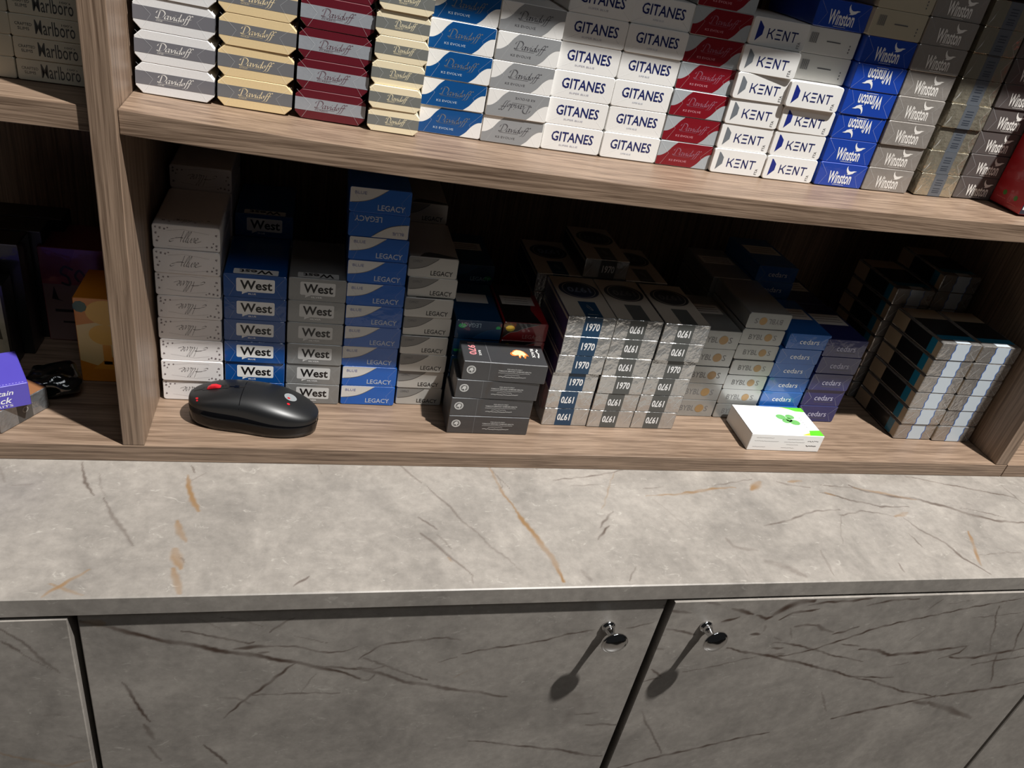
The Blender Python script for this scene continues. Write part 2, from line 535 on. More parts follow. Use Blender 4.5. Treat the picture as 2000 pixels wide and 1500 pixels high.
B8 = (0, 1150, .35)
B7 = (1050, 1180, .225)
DV = []
for fr, pts, w, st, ch in [
    (B8, [(440, 205), (580, 225), (720, 272), (950, 318), (1100, 342), (1250, 372), (1500, 410), (1750, 460), (1900, 490), (2010, 525)], .0020, .8, 0),
    (B8, [(440, 212), (560, 218)], .0030, .5, 1), (B8, [(1750, 452), (1850, 460), (2010, 465)], .0014, .7, 0),
    (B8, [(1000, 260), (1200, 290), (1380, 325), (1420, 318)], .0010, .7, 0), (B8, [(1310, 355), (1400, 345), (1500, 345)], .0020, .7, 0),
    (B8, [(1500, 345), (1640, 350), (1760, 372), (1850, 382), (1900, 378), (1990, 350)], .0009, .65, 0), (B8, [(1080, 190), (1240, 250)], .0007, .5, 0),
    (B8, [(1230, 180), (1460, 228)], .0007, .45, 0), (B8, [(1500, 262), (1560, 220), (1640, 185)], .0009, .6, 0), (B8, [(1440, 375), (1500, 375)], .0012, .6, 0),
    (B8, [(1650, 435), (1560, 500), (1450, 585), (1380, 630), (1255, 740)], .0014, .75, 0), (B8, [(1400, 618), (1680, 605), (1900, 600)], .0008, .6, 0),
    (B8, [(1220, 630), (1310, 640), (1390, 670)], .0012, .3, 0), (B8, [(680, 545), (760, 660), (830, 765)], .0013, .75, 0), (B8, [(800, 780), (860, 860)], .0022, .45, 0),
    (B8, [(820, 900), (905, 985)], .0013, .65, 0), (B8, [(1130, 900), (1260, 1000)], .0013, .65, 0), (B8, [(1640, 290), (1820, 330)], .0006, .5, 0), (B8, [(1680, 610), (1760, 500)], .0006, .4, 0),
    (B8, [(0, 225), (120, 300), (200, 372), (330, 470)], .0013, .5, 0), (B8, [(0, 300), (60, 325), (110, 350)], .0012, .55, 0), (B8, [(40, 300), (180, 400), (300, 460)], .0006, .4, 0),
    (B8, [(0, 920), (200, 965), (350, 995), (490, 955)], .0016, .4, 1), (B8, [(250, 705), (350, 712)], .0012, .25, 0), (B8, [(380, 820), (460, 835)], .0010, .4, 0),
    (A5, [(0, 1190), (60, 1150), (130, 1105), (300, 1088), (490, 1065), (580, 1085)], .0009, .6, 0), (A5, [(40, 1175), (200, 1240), (380, 1300)], .0010, .6, 0),
    (A5, [(0, 1228), (80, 1240), (150, 1228)], .0010, .6, 0), (A5, [(0, 1235), (120, 1268), (250, 1310), (500, 1352), (700, 1378), (830, 1398)], .0018, .6, 0),
    (A5, [(0, 1300), (60, 1300), (90, 1270)], .0009, .5, 0),
    (A5, [(570, 1160), (720, 1135), (900, 1105), (1060, 1075), (1150, 1048), (1330, 1022)], .0010, .75, 0), (A5, [(1500, 1012), (1600, 990), (1660, 970)], .0008, .6, 0),
    (A5, [(440, 1205), (560, 1175)], .0006, .5, 0), (A5, [(540, 1290), (640, 1245)], .0007, .3, 1),
    (A6, [(0, 885), (60, 892), (130, 905)], .0016, .7, 0), (A6, [(315, 945), (360, 938), (415, 922)], .0014, .8, 0), (A6, [(370, 885), (420, 892), (475, 912)], .0018, .8, 0),
    (A6, [(230, 845), (300, 860)], .0014, .6, 0), (A6, [(510, 915), (560, 932), (600, 915)], .0018, .8, 0), (A6, [(600, 915), (650, 885), (740, 845), (820, 838)], .0032, .85, 0),
    (A6, [(630, 940), (700, 905), (780, 895), (860, 880)], .0013, .8, 0), (A6, [(800, 860), (900, 840), (1060, 828), (1200, 812)], .0014, .8, 0), (A6, [(1120, 862), (1270, 835), (1420, 820)], .0012, .7, 0),
    (A6, [(720, 980), (760, 970), (840, 968)], .0014, .7, 0), (A6, [(840, 968), (870, 990), (930, 1005)], .0016, .7, 0), (A6, [(930, 1020), (1000, 1005), (1080, 978)], .0013, .8, 0),
    (A6, [(480, 1015), (530, 1018)], .0018, .7, 0), (A6, [(545, 1000), (555, 970)], .0012, .5, 0),
    (A6, [(590, 1145), (700, 1132), (820, 1110), (980, 1055), (1150, 990), (1400, 935), (1700, 870), (2000, 820)], .0011, .85, 0),
    (A6, [(340, 1095), (450, 1118), (560, 1140), (800, 1195), (1050, 1262), (1270, 1258)], .0014, .8, 0), (A6, [(1050, 1262), (1150, 1280), (1300, 1330), (1500, 1370)], .0012, .75, 0),
    (A6, [(1500, 1370), (1700, 1340), (2000, 1290)], .0018, .8, 0), (A6, [(600, 1065), (680, 1070), (760, 1085), (900, 1130), (1100, 1175)], .0010, .75, 0),
    (A6, [(570, 1140), (650, 1130)], .0022, .6, 0), (A6, [(590, 1095), (650, 1095)], .0014, .6, 0), (A6, [(600, 1040), (640, 1060)], .0012, .5, 0),
    (A6, [(1080, 1100), (1180, 1112), (1250, 1135), (1400, 1130), (1520, 1105), (1680, 1085)], .0020, .85, 0), (A6, [(970, 1075), (1090, 1090)], .0009, .7, 0), (A6, [(1520, 1155), (1640, 1120), (1680, 1085)], .0012, .7, 0),
    (A6, [(1580, 1150), (1720, 1155), (1860, 1125), (2000, 1095)], .0018, .8, 0), (A6, [(1700, 1195), (1850, 1165), (2000, 1140)], .0012, .7, 0), (A6, [(1240, 1200), (1350, 1180)], .0007, .5, 0),
    (A6, [(1500, 1365), (1300, 1410), (1100, 1450), (930, 1490)], .0018, .8, 0), (A6, [(1460, 1400), (1600, 1450), (1700, 1490)], .0036, .55, 0), (A6, [(1380, 1400), (1480, 1410)], .0030, .5, 0),
    (A6, [(1860, 860), (1830, 990), (1795, 1125)], .0008, .75, 0), (A6, [(1990, 960), (1930, 1130)], .0009, .7, 0), (A6, [(1845, 1130), (1812, 1290)], .0010, .6, 0), (A6, [(1445, 890), (1540, 825)], .0007, .5, 0),
    (A6, [(1350, 1060), (1445, 990)], .0007, .45, 0), (A6, [(100, 1228), (300, 1190), (500, 1150)], .0008, .5, 0), (A6, [(0, 995), (100, 1005), (160, 1030)], .0012, .6, 0), (A6, [(690, 985), (700, 1040)], .0008, .5, 0),
    (A6, [(1700, 930), (1850, 915), (2000, 900)], .0006, .5, 0), (A6, [(1570, 850), (1720, 830)], .0006, .4, 0), (A6, [(870, 1345), (900, 1450)], .0010, .4, 0),
    (B7, [(650, 1420), (1100, 1308), (1500, 1208), (2000, 1108)], .0016, .75, 0), (B7, [(-600, 1220), (0, 1275), (200, 1290), (400, 1335), (560, 1350)], .0016, .7, 0),
    (B7, [(890, 930), (960, 1060), (1070, 1280)], .0010, .6, 0), (B7, [(340, 990), (540, 972)], .0010, .5, 0), (B7, [(430, 1078), (560, 1068), (690, 1080)], .0014, .6, 0),
    (B7, [(170, 850), (330, 830), (350, 930), (260, 1050)], .0060, .16, 0), (B7, [(980, 560), (1060, 625)], .0013, .65, 0), (B7, [(900, 668), (1080, 625)], .0009, .55, 0), (B7, [(1060, 270), (1120, 262)], .0010, .5, 0), (B7, [(1010, 380), (1090, 390)], .0010, .5, 0),
]:
    DV.append(door_line(*fr, pts, w, st, ch))


def door(parent, xa, xb, yf, z1, z0, zgrid, xg0, xg1):
    """door front: fine grid between xg0..xg1 and zgrid..z1, plain elsewhere"""
    e = 0.0008
    yb_ = yf+0.0178
    ev = [(xa, yf+e, z0), (xb, yf+e, z0), (xb, yf+e, z1), (xa, yf+e, z1),
          (xa, yb_, z0), (xb, yb_, z0), (xb, yb_, z1), (xa, yb_, z1),
          (xg0, yf, zgrid), (xg1, yf, zgrid), (xg1, yf, z1-e), (xg0, yf, z1-e),
          (xa+e, yf, z0+e), (xb-e, yf, z0+e), (xb-e, yf, zgrid), (xa+e, yf, zgrid), (xa+e, yf, z1-e), (xb-e, yf, z1-e)]
    ef = [[0, 1, 13, 12], [1, 2, 17, 13], [2, 3, 16, 17], [3, 0, 12, 16], [3, 2, 6, 7], [0, 4, 5, 1], [1, 5, 6, 2], [0, 3, 7, 4], [4, 7, 6, 5],
          [12, 13, 14, 15]]
    if xg0 > xa+e*1.5:
        ef.append([15, 8, 11, 16])
    if xg1 < xb-e*1.5:
        ef.append([9, 14, 17, 10])
    return grid_slab('door', lambda u, v, d: np.stack([u, np.full_like(u, yf), v], 1), xg0, xg1, zgrid, z1-e, 0.0011, DV, MARBLE_D, parent, extra=(ev, ef))


def lathe(name, prof, n, m):
    """profile (r, y) turned around -Y"""
    verts, faces = [], []
    for r, y in prof:
        for k in range(n):
            a = 2*math.pi*k/n
            verts.append((r*math.cos(a), -y, r*math.sin(a)))
    for i in range(len(prof)-1):
        for k in range(n):
            a, b = i*n+k, i*n+(k+1) % n
            faces.append((a, b, b+n, a+n))
    faces.append(tuple(range(n))[::-1])
    faces.append(tuple(range((len(prof)-1)*n, len(prof)*n)))
    me = mesh_from(name, verts, faces, m, True)
    return me


CHROME = mat('polished_chrome', (215, 215, 215), rough=0.07, metal=1.0, mottle=0.01)
KNOB = lathe('knob', [(.0063, 0), (.0066, .0008), (.0062, .0022), (.0046, .0030), (.0043, .0042), (.0048, .0052), (.0043, .0064), (.0034, .0100), (.0031, .0135), (.0036, .0158),
                      (.0075, .0172), (.0112, .0180), (.0124, .0190), (.0124, .0202), (.0112, .0209), (.0106, .0210), (.0104, .0216), (.0070, .0232), (.0030, .0243), (.0005, .0246)], 40, CHROME)


def knob(parent, x, y, z, tilt=(0, 0, 0)):
    o = link('knob', KNOB)
    o.location = (x, y, z)
    o.rotation_euler = tilt
    o.parent = parent
    o['label'] = 'polished chrome knob'
    return o


DARK = mat('cabinet_carcass_laminate', (140, 134, 128), rough=0.6)
DT = -T-CT-0.0042        # top of the doors
FL = -0.80
bc = tag(empty('base_cabinet', (0.48, 0.06, -0.90)), 'grey marble-look double-door base cabinet with two chrome knobs', 'cabinet')
yfm, yfr = -D+0.0042, -D-0.0010
box('carcass', -0.0235, 0.980, -D+0.0225, DEPTH, -0.82, -T-CT-0.0005, DARK, bc, bev=0)
box('plinth', -0.0235, 0.980, -D+0.06, DEPTH, -0.90, -0.8205, DARK, bc, bev=0)
dm = door(bc, -0.0218, 0.4638, yfm, DT, FL, -0.375, -0.0210, 0.4630)
dr = door(bc, 0.4682, 0.9785, yfr, DT+0.001, FL, -0.375, 0.4690, 0.9777)
kb = U(1188, 1222, 1, yfm)
knob(dm, kb.x, yfm, kb.z)
kb = U(1378, 1222, 1, yfr)
knob(dr, kb.x, yfr, kb.z, (math.radians(-3), 0, math.radians(4)))
bl = tag(empty('base_cabinet', (-0.30, 0.06, -0.90)), 'grey marble-look base cabinet left of the double-door cabinet', 'cabinet')
box('carcass', -0.60, -0.0290, -D+0.0225, DEPTH, -0.82, -T-CT-0.0005, DARK, bl, bev=0)
box('plinth', -0.60, -0.0290, -D+0.06, DEPTH, -0.90, -0.8205, DARK, bl, bev=0)
door(bl, -0.52, -0.0272, -D+0.0002, DT, FL, -0.375, -0.20, -0.0280)
br = tag(empty('base_cabinet', (1.35, 0.06, -0.90)), 'grey marble-look base cabinet right of the double-door cabinet', 'cabinet')
box('carcass', 0.9825, 1.74, -D+0.0225, DEPTH, -0.82, -T-CT-0.0005, DARK, br, bev=0)
box('plinth', 0.9825, 1.74, -D+0.06, DEPTH, -0.90, -0.8205, DARK, br, bev=0)
door(br, 0.9840, 1.45, -D-0.0012, DT, FL, -0.375, 0.9850, 1.05)


# ------------------------------------------------------------------ printed decals for packs (2D shapes in mm)
def rect(u0, v0, u1, v1):
    return ([(u0, v0), (u1, v0), (u1, v1), (u0, v1)], [(0, 1, 2, 3)])


def poly(pts):
    return (list(pts), [tuple(range(len(pts)))])


def rrect(u0, v0, u1, v1, r, n=4):
    pts = []
    for cx, cy, a0 in ((u1-r, v0+r, -90), (u1-r, v1-r, 0), (u0+r, v1-r, 90), (u0+r, v0+r, 180)):
        for i in range(n+1):
            a = math.radians(a0+90*i/n)
            pts.append((cx+r*math.cos(a), cy+r*math.sin(a)))
    return poly(pts)


def disc(cu, cv, ru, rv=None, n=20):
    rv = rv or ru
    return poly([(cu+ru*math.cos(2*math.pi*i/n), cv+rv*math.sin(2*math.pi*i/n)) for i in range(n)])


def ring(cu, cv, r0, r1, n=24):
    v, f = [], []
    for i in range(n):
        a = 2*math.pi*i/n
        v += [(cu+r0*math.cos(a), cv+r0*math.sin(a)), (cu+r1*math.cos(a), cv+r1*math.sin(a))]
    for i in range(n):
        j = (i+1) % n
        f.append((2*i, 2*i+1, 2*j+1, 2*j))
    return (v, f)


def join(*sh):
    v, f = [], []
    for a, b in sh:
        n = len(v)
        v += list(a)
        f += [tuple(i+n for i in q) for q in b]
    return (v, f)


def smooth_pts(pts, n=5):
    if len(pts) < 3:
        return pts
    P = [pts[0]]+list(pts)+[pts[-1]]
    out = []
    for i in range(1, len(P)-2):
        p0, p1, p2, p3 = P[i-1], P[i], P[i+1], P[i+2]
        for k in range(n):
            t = k/n
            out.append(tuple(0.5*((2*p1[j])+(-p0[j]+p2[j])*t+(2*p0[j]-5*p1[j]+4*p2[j]-p3[j])*t*t+(-p0[j]+3*p1[j]-3*p2[j]+p3[j])*t**3) for j in (0, 1)))
    out.append(P[-2])
    return out


def ribbon(pts, w, closed=False):
    v, f = [], []
    n = len(pts)
    for i in range(n):
        a, b = pts[max(i-1, 0)], pts[min(i+1, n-1)]
        dx, dy = b[0]-a[0], b[1]-a[1]
        l = math.hypot(dx, dy) or 1
        ox, oy = -dy/l*w/2, dx/l*w/2
        v += [(pts[i][0]+ox, pts[i][1]+oy), (pts[i][0]-ox, pts[i][1]-oy)]
    for i in range(n-1):
        f.append((2*i, 2*i+1, 2*i+3, 2*i+2))
    return (v, f)


def nib(pts, nx, ny):
    v, f = [], []
    for i, p in enumerate(pts):
        v += [(p[0]-nx, p[1]-ny), (p[0]+nx, p[1]+ny)]
    for i in range(len(pts)-1):
        f.append((2*i, 2*i+1, 2*i+3, 2*i+2))
    return (v, f)


def fit(sh, u0, v0, u1, v1, rot=0):
    v, f = sh
    if rot:
        a = math.radians(rot)
        v = [(x*math.cos(a)-y*math.sin(a), x*math.sin(a)+y*math.cos(a)) for x, y in v]
    xs, ys = [p[0] for p in v], [p[1] for p in v]
    a, b, c, d = min(xs), max(xs), min(ys), max(ys)
    return ([(u0+(p[0]-a)/((b-a) or 1)*(u1-u0), v0+(p[1]-c)/((d-c) or 1)*(v1-v0)) for p in v], f)


TXT = {}


def text(s, bold=0.0, shear=0.0):
    k = (s, bold, shear)
    if k in TXT:
        return TXT[k]
    cu = bpy.data.curves.new('t', 'FONT')
    cu.body = s
    cu.offset = bold
    cu.shear = shear
    cu.resolution_u = 2
    cu.fill_mode = 'FRONT'
    o = bpy.data.objects.new('t', cu)
    COL.objects.link(o)
    dg = bpy.context.evaluated_depsgraph_get()
    me = bpy.data.meshes.new_from_object(o.evaluated_get(dg))
    v = [(p.co.x, p.co.y) for p in me.vertices]
    f = [tuple(p.vertices) for p in me.polygons]
    bpy.data.objects.remove(o)
    bpy.data.curves.remove(cu)
    bpy.data.meshes.remove(me)
    TXT[k] = (v, f)
    return TXT[k]


GL = {
    'D': ([[(.55, 2.05), (.55, .1)], [(-.15, 1.35), (-.05, 1.95), (.5, 2.3), (1.2, 2.2), (1.75, 1.5), (1.6, .6), (.95, .05), (.3, -.02), (.0, .2)]], 1.95),
    'a': ([[(.72, .8), (.5, 1.02), (.15, .85), (0, .4), (.18, .02), (.48, .18), (.72, .8)], [(.74, 1.05), (.68, .2), (.82, 0), (.98, .2)]], 1.1),
    'v': ([[(-.05, .98), (.08, .9)], [(.08, .95), (.2, .35), (.3, .02)], [(.3, .02), (.55, .5), (.72, 1.05)]], .98),
    'i': ([[(0, 1.0), (.02, .15), (.2, .03), (.36, .3)], [(.06, 1.42), (.1, 1.52)]], .42),
    'd': ([[(.7, .85), (.35, 1.0), (0, .5), (.2, .05), (.5, .2), (.7, .9)], [(.76, 2.15), (.68, .2), (.85, .02), (1.0, .25)]], 1.0),
    'o': ([[(.42, 1.0), (.06, .6), (.2, .05), (.56, .3), (.52, .88), (.38, 1.0)]], .75),
    'f': ([[(.95, 1.95), (.7, 2.2), (.45, 1.7), (.25, 0), (.1, -.7), (-.2, -.8)], [(.1, 1.0), (.8, 1.06)]], .62),
    'A': ([[(.15, .25), (-.3, .0), (-.65, .05), (-.55, .45), (.3, .8), (1.45, 2.25)], [(1.45, 2.25), (1.42, 1.0), (1.5, .05)], [(.3, .78), (1.2, .92), (1.75, .85)]], 1.85),
    'l': ([[(.02, .25), (.55, 1.8), (.45, 2.2), (.25, 1.6), (.16, .15), (.5, .2)]], .5),
    'u': ([[(0, .95), (.03, .15), (.28, .05), (.6, .9)], [(.62, 1.0), (.62, .15), (.85, .1)]], .88),
    'r': ([[(0, .5), (.12, 1.0), (.28, .9), (.33, .1), (.6, .6)]], .5),
    'e': ([[(0, .55), (.38, .65), (.42, .92), (.2, 1.0), (0, .5), (.2, .05), (.6, .2), (1.2, .45)]], .6),
}


def script(word, nx=.13, ny=.085, slant=.28):
    parts, x = [], 0.0
    for ch in word:
        st, adv = GL[ch]
        for s in st:
            pts = smooth_pts([(a+x+slant*b, b) for a, b in s], 4)
            parts.append(nib(pts, nx, ny))
        x += adv
    return join(*parts)


DAV = script('Davidoff')
DAVU = join(DAV, ribbon([(0.2, -.35), (5.2, -.35)], .07))
ALL = script('Allure', .055, .045, .42)


def kent():
    def st(x, lines):
        return [ribbon([(a+x, b) for a, b in l], .13) for l in lines]
    return join(*st(0, [[(0.06, 0), (0.06, 1)], [(.1, .48), (.34, .55), (.72, 1)], [(.36, .55), (.75, 0)]]),
                *st(.98, [[(0, .94), (.68, .94)], [(.04, .5), (.62, .5)], [(0, .06), (.68, .06)]]),
                *st(1.9, [[(.06, 0), (.06, 1)], [(.06, .95), (.66, .05)], [(.66, 0), (.66, 1)]]),
                *st(2.8, [[(0, .94), (.84, .94)], [(.42, .94), (.42, 0)]]))


KENT = kent()
BIRD = poly([(0.02, 1.0), (.06, .74), (.17, .52), (.33, .40), (.50, .40), (.72, .48), (1.0, .47), (.78, .33), (.66, .16), (.40, .02), (.12, .0), (.22, .12), (.10, .24), (0.0, .48), (-.04, .76)])


def squig(u0, u1, v, amp, w, n=24, seed=1):
    r = random.Random(seed)
    return ribbon([(u0+(u1-u0)*i/n, v+r.uniform(-amp, amp)) for i in range(n+1)], w)


def blossoms(spots, seed=2):
    r = random.Random(seed)
    sh = []
    for u, v, s in spots:
        for k in range(4):
            a = k*1.57+r.random()
            sh.append(disc(u+math.cos(a)*s*.7, v+math.sin(a)*s*.7, s*.55, s*.55, 8))
    return join(*sh)


# ------------------------------------------------------------------ pack kinds
def profile(w, h, style, r):
    if style == 'oct':
        return [(-w/2+r, -h/2), (w/2-r, -h/2), (w/2, -h/2+r), (w/2, h/2-r), (w/2-r, h/2), (-w/2+r, h/2), (-w/2, h/2-r), (-w/2, -h/2+r)]
    n = 1 if style == 'sharp' else 4
    pts = []
    for cx, cy, a0 in ((w/2-r, -h/2+r, -90), (w/2-r, h/2-r, 0), (-w/2+r, h/2-r, 90), (-w/2+r, -h/2+r, 180)):
        for i in range(n+1):
            a = math.radians(a0+90*i/n)
            pts.append((cx+r*math.cos(a), cy+r*math.sin(a)))
    return pts


def body_mesh(name, w, h, L, style, r, m, bev=.45):
    pf = profile(w, h, style, r)
    n = len(pf)
    rings = [((w-2*bev)/w, (h-2*bev)/h, 0), (1, 1, bev), (1, 1, L-bev), ((w-2*bev)/w, (h-2*bev)/h, L)]
    verts, faces = [], []
    for sx, sz, y in rings:
        verts += [(x*sx/1000, y/1000, z*sz/1000) for x, z in pf]
    for i in range(len(rings)-1):
        for k in range(n):
            a, b = i*n+k, i*n+(k+1) % n
            faces.append((a, b, b+n, a+n))
    faces.append(tuple(range(n))[::-1])
    faces.append(tuple(range((len(rings)-1)*n, len(rings)*n)))
    me = mesh_from(name, verts, [f[::-1] for f in faces], m)
    bm = bmesh.new()
    bm.from_mesh(me)
    bmesh.ops.recalc_face_normals(bm, faces=bm.faces[:])
    bm.to_mesh(me)
    bm.free()
    return me


class Kind:
    def __init__(s, w, h, L, m, style='round', r=2.0, bev=.45, name='cigarette_pack'):
        s.w, s.h, s.L, s.name = w, h, L, name
        s.mesh = body_mesh(name, w, h, L, style, r, m, bev)
        s.parts = []

    def add(s, pname, m, shape, face='front', layer=1, label=None):
        v2, f = shape
        e = 0.07*layer
        w, h, L = s.w, s.h, s.L
        if face == 'front':
            v = [(u-w/2, -e, v_-h/2) for u, v_ in v2]
        elif face == 'top':
            v = [(u-w/2, v_, h/2+e) for u, v_ in v2]
        elif face == 'bottom':
            v = [(w/2-u, v_, -h/2-e) for u, v_ in v2]
        elif face == 'left':
            v = [(-w/2-e, u, v_-h/2) for u, v_ in v2]
        elif face == 'right':
            v = [(w/2+e, u, v_-h/2) for u, v_ in v2]
        me = mesh_from(pname, [(a/1000, b/1000, c/1000) for a, b, c in v], f, m)
        want = {'front': Vector((0, -1, 0)), 'top': Vector((0, 0, 1)), 'bottom': Vector((0, 0, -1)), 'left': Vector((-1, 0, 0)), 'right': Vector((1, 0, 0))}[face]
        flip = [p.index for p in me.polygons if p.normal.dot(want) < 0]
        if flip:
            bm = bmesh.new()
            bm.from_mesh(me)
            bm.faces.ensure_lookup_table()
            bmesh.ops.reverse_faces(bm, faces=[bm.faces[i] for i in flip])
            bm.to_mesh(me)
            bm.free()
        s.parts.append((pname, me, label))
        return s

    def wrap(s, pname, m, v0, v1):
        """band around all four sides between heights v0 and v1"""
        w, h, L, e = s.w/2+.06, s.h/2, s.L, .07
        bm = box_data(-w/1000, w/1000, -e/1000, (L+e)/1000, (v0-h)/1000, (v1-h)/1000)
        me = bpy.data.meshes.new(pname)
        bm.to_mesh(me)
        bm.free()
        me.materials.append(m)
        s.parts.append((pname, me, None))
        return s

    def sleeve(s, pname, m, u0, u1, faces=('front', 'top', 'bottom')):
        for f in faces:
            if f == 'front':
                s.add(pname, m, rect(u0, .1, u1, s.h-.1), 'front')
            else:
                s.add(pname, m, rect(u0, .1, u1, s.L-.1), f)
        return s


FOLD = mat('clear_film_fold', (235, 238, 240), rough=0.15, alpha=0.42, coat=0.5)


def folds(k, inset=.22, w=.22):
    W, h = k.w, k.h
    k.add('film_fold', FOLD, ribbon([(.8, h-.8), (W*inset, h*.5), (.8+W*inset*.4, .8)], w), layer=4)
    k.add('film_fold', FOLD, ribbon([(W-.8, h-.8), (W*(1-inset), h*.5), (W-.8-W*inset*.3, .8)], w*.8), layer=4)


WHITE = paper('white_board', (236, 235, 232))
NAVY = ink('navy_ink', (22, 34, 96))
BLACKI = ink('black_ink', (22, 20, 22))
WHITEI = ink('white_ink', (240, 240, 240))
GREYI = ink('grey_ink', (95, 95, 98))
KD = {}


def dav(key, w, h, body, band, txt, sub, bandlo=.29, bandhi=.72, t=(.27, .74), r=5.0):
    k = Kind(w, h, 86, body, 'oct', r, .35)
    k.wrap('band', band, h*bandlo, h*bandhi)
    k.add('wordmark', txt, fit(DAVU, w*t[0], h*.33, w*t[1], h*.69), layer=2)
    k.add('small_lettering', txt, fit(text(sub), w*t[0]+.5, h*.325, w*t[0]+.5+1.5*len(sub), h*.325+1.0), layer=2)
    folds(k)
    KD[key] = k


dav('one', 55.6, 22.6, paper('silver_white_board', (226, 226, 226), mottle=.06, bscale=700), paper('grey_band', (112, 112, 118)), ink('silver_ink', (226, 224, 220)), 'ONE')
dav('gold', 55.6, 22.6, paper('cream_gold_board', (226, 202, 156), mottle=.06, bscale=700), paper('grey_band_gold', (110, 111, 114)), ink('gold_ink', (226, 208, 170)), 'GOLD')
dav('red', 55.2, 22.6, paper('dark_red_board', (94, 18, 32), mottle=.05), paper('silver_band', (160, 165, 172), metal=.2), ink('maroon_ink', (104, 84, 92)), 'CLASSIC')
dav('slim', 41.6, 18.2, paper('pale_cream_board', (240, 226, 192)), paper('grey_green_band', (116, 118, 114)), ink('cream_ink', (238, 226, 190)), 'GOLD', .27, .70, (.34, .76), 3.4)


def evolve(key, body, col, txt, txt2):
    w, h = 54.4, 22.5
    k = Kind(w, h, 86, body, 'round', 1.6)
    top_curve = smooth_pts([(.4, .36*h), (.08*w, .40*h), (.17*w, .55*h), (.25*w, .8*h), (.33*w, h-.4)], 4)
    bot_curve = smooth_pts([(w-.4, .64*h), (.92*w, .60*h), (.84*w, .45*h), (.76*w, .2*h), (.67*w, .4)], 4)
    k.add('colour_panel', col, poly([(.9, .4), (.4, .9)]+top_curve+[(w-.9, h-.4), (w-.4, h-.9)]+bot_curve))
    k.add('wordmark', txt, fit(DAVU, w*.27, h*.36, w*.80, h*.76), layer=2)
    k.add('small_lettering', txt2, fit(text('KS EVOLVE'), w*.24, h*.2, w*.56, h*.28), layer=2)
    folds(k, .2, .18)
    KD[key] = k


evolve('evblue', WHITE, paper('cobalt_panel', (0, 74, 136)), ink('dull_gold_ink', (108, 112, 120)), ink('pale_ink', (190, 205, 220)))
evolve('evgrey', WHITE, paper('grey_panel', (146, 148, 150)), ink('dark_grey_ink', (84, 84, 88)), ink('dark_grey_ink', (84, 84, 88)))
evolve('evred', paper('pale_grey_board', (168, 174, 178)), paper('crimson_panel', (124, 8, 26)), ink('mauve_ink', (150, 96, 112)), ink('pink_ink', (214, 150, 160)))

w, h = 55.2, 22.5
for key, sub, sc in (('gitA', 'SUPER BLUE', (170, 170, 185)), ('gitB', '------', (180, 186, 200))):
    k = Kind(w, h, 86, WHITE, 'round', 2.2)
    k.add('wordmark', NAVY, fit(text('GITANES', .012), w*.15, h*.38, w*.86, h*.76), layer=2)
    k.add('small_lettering', ink('faint_'+key, sc), fit(text('SUPER BLUE'), w*(.3 if key == 'gitA' else .36), h*.2, w*(.62 if key == 'gitA' else .54), h*.265), layer=2)
    k.add('film_fold', FOLD, ribbon([(w*.3, h*.4), (1, 1)], .15), layer=3)
    k.add('film_fold', FOLD, ribbon([(w*.85, h*.32), (w-1, 1)], .2), layer=3)
    KD[key] = k

w, h = 54.2, 22.5
for key, col in (('kentg', (112, 118, 124)), ('kentb', (28, 44, 128))):
    k = Kind(w, h, 86, WHITE, 'round', 2.8)
    k.add('emblem', ink(key+'_emblem', col), poly([(w*.095, h*.14), (w*.10, h*.87), (w*.125, h*.84), (w*.20, h*.66), (w*.20, h*.40)]), layer=2)
    k.add('wordmark', NAVY, fit(KENT, w*.29, h*.28, w*.83, h*.67), layer=2)
    k.add('small_lettering', GREYI, fit(text('FTA'), w*.86, h*.1, w*.91, h*.34, 90), layer=2)
    KD[key] = k


def winston(key, body, txt, w=52.5, h=22.5):
    k = Kind(w, h, 86, body, 'round', 1.6)
    k.add('wordmark', txt, fit(text('Winston', .02), w*.25, h*.13, w*.74, h*.66), layer=2)
    k.add('emblem', txt, fit(BIRD, w*.57, h*.56, w*.80, h*.93), layer=2)
    k.add('small_lettering', txt, squig(w*.38, w*.62, h*.085, .12, .3, 24, 21), layer=2)
    folds(k, .2, .2)
    KD[key] = k


winston('winblue', paper('royal_blue_board', (22, 64, 164), coat=.8, bump=.2), WHITEI)
winston('wingrey', paper('taupe_board', (150, 144, 138), coat=.8, bump=.25, metal=.25), ink('pearl_ink', (232, 228, 222)))
winston('windark', paper('dark_taupe_board', (86, 80, 78), coat=.6), ink('pearl_ink', (232, 228, 222)), 54.0, 22.4)
w, h = 45.5, 22.4
k = Kind(w, h, 86, foil('champagne_foil', (190, 182, 162)), 'sharp', .8)
k.sleeve('tax_stamp', paper('slate_stamp', (92, 97, 104), coat=.8, bump=.3), w*.36, w*.68)
k.add('small_lettering', ink('stamp_print', (58, 64, 74)), join(*[rect(w*.43, h*v, w*.61, h*v+.8) for v in (.16, .24, .34, .5, .6, .72)]), layer=2)
k.add('film_fold', FOLD, poly([(1.2, 1.2), (w*.10, h*.30), (w*.16, h*.86), (w*.12, h*.5)]), layer=3)
k.add('film_fold', FOLD, ribbon([(w-.8, h-.8), (w*.82, h*.45), (w-.8, .8)], .2), layer=3)
KD['foil'] = k
w, h = 54.6, 22.4
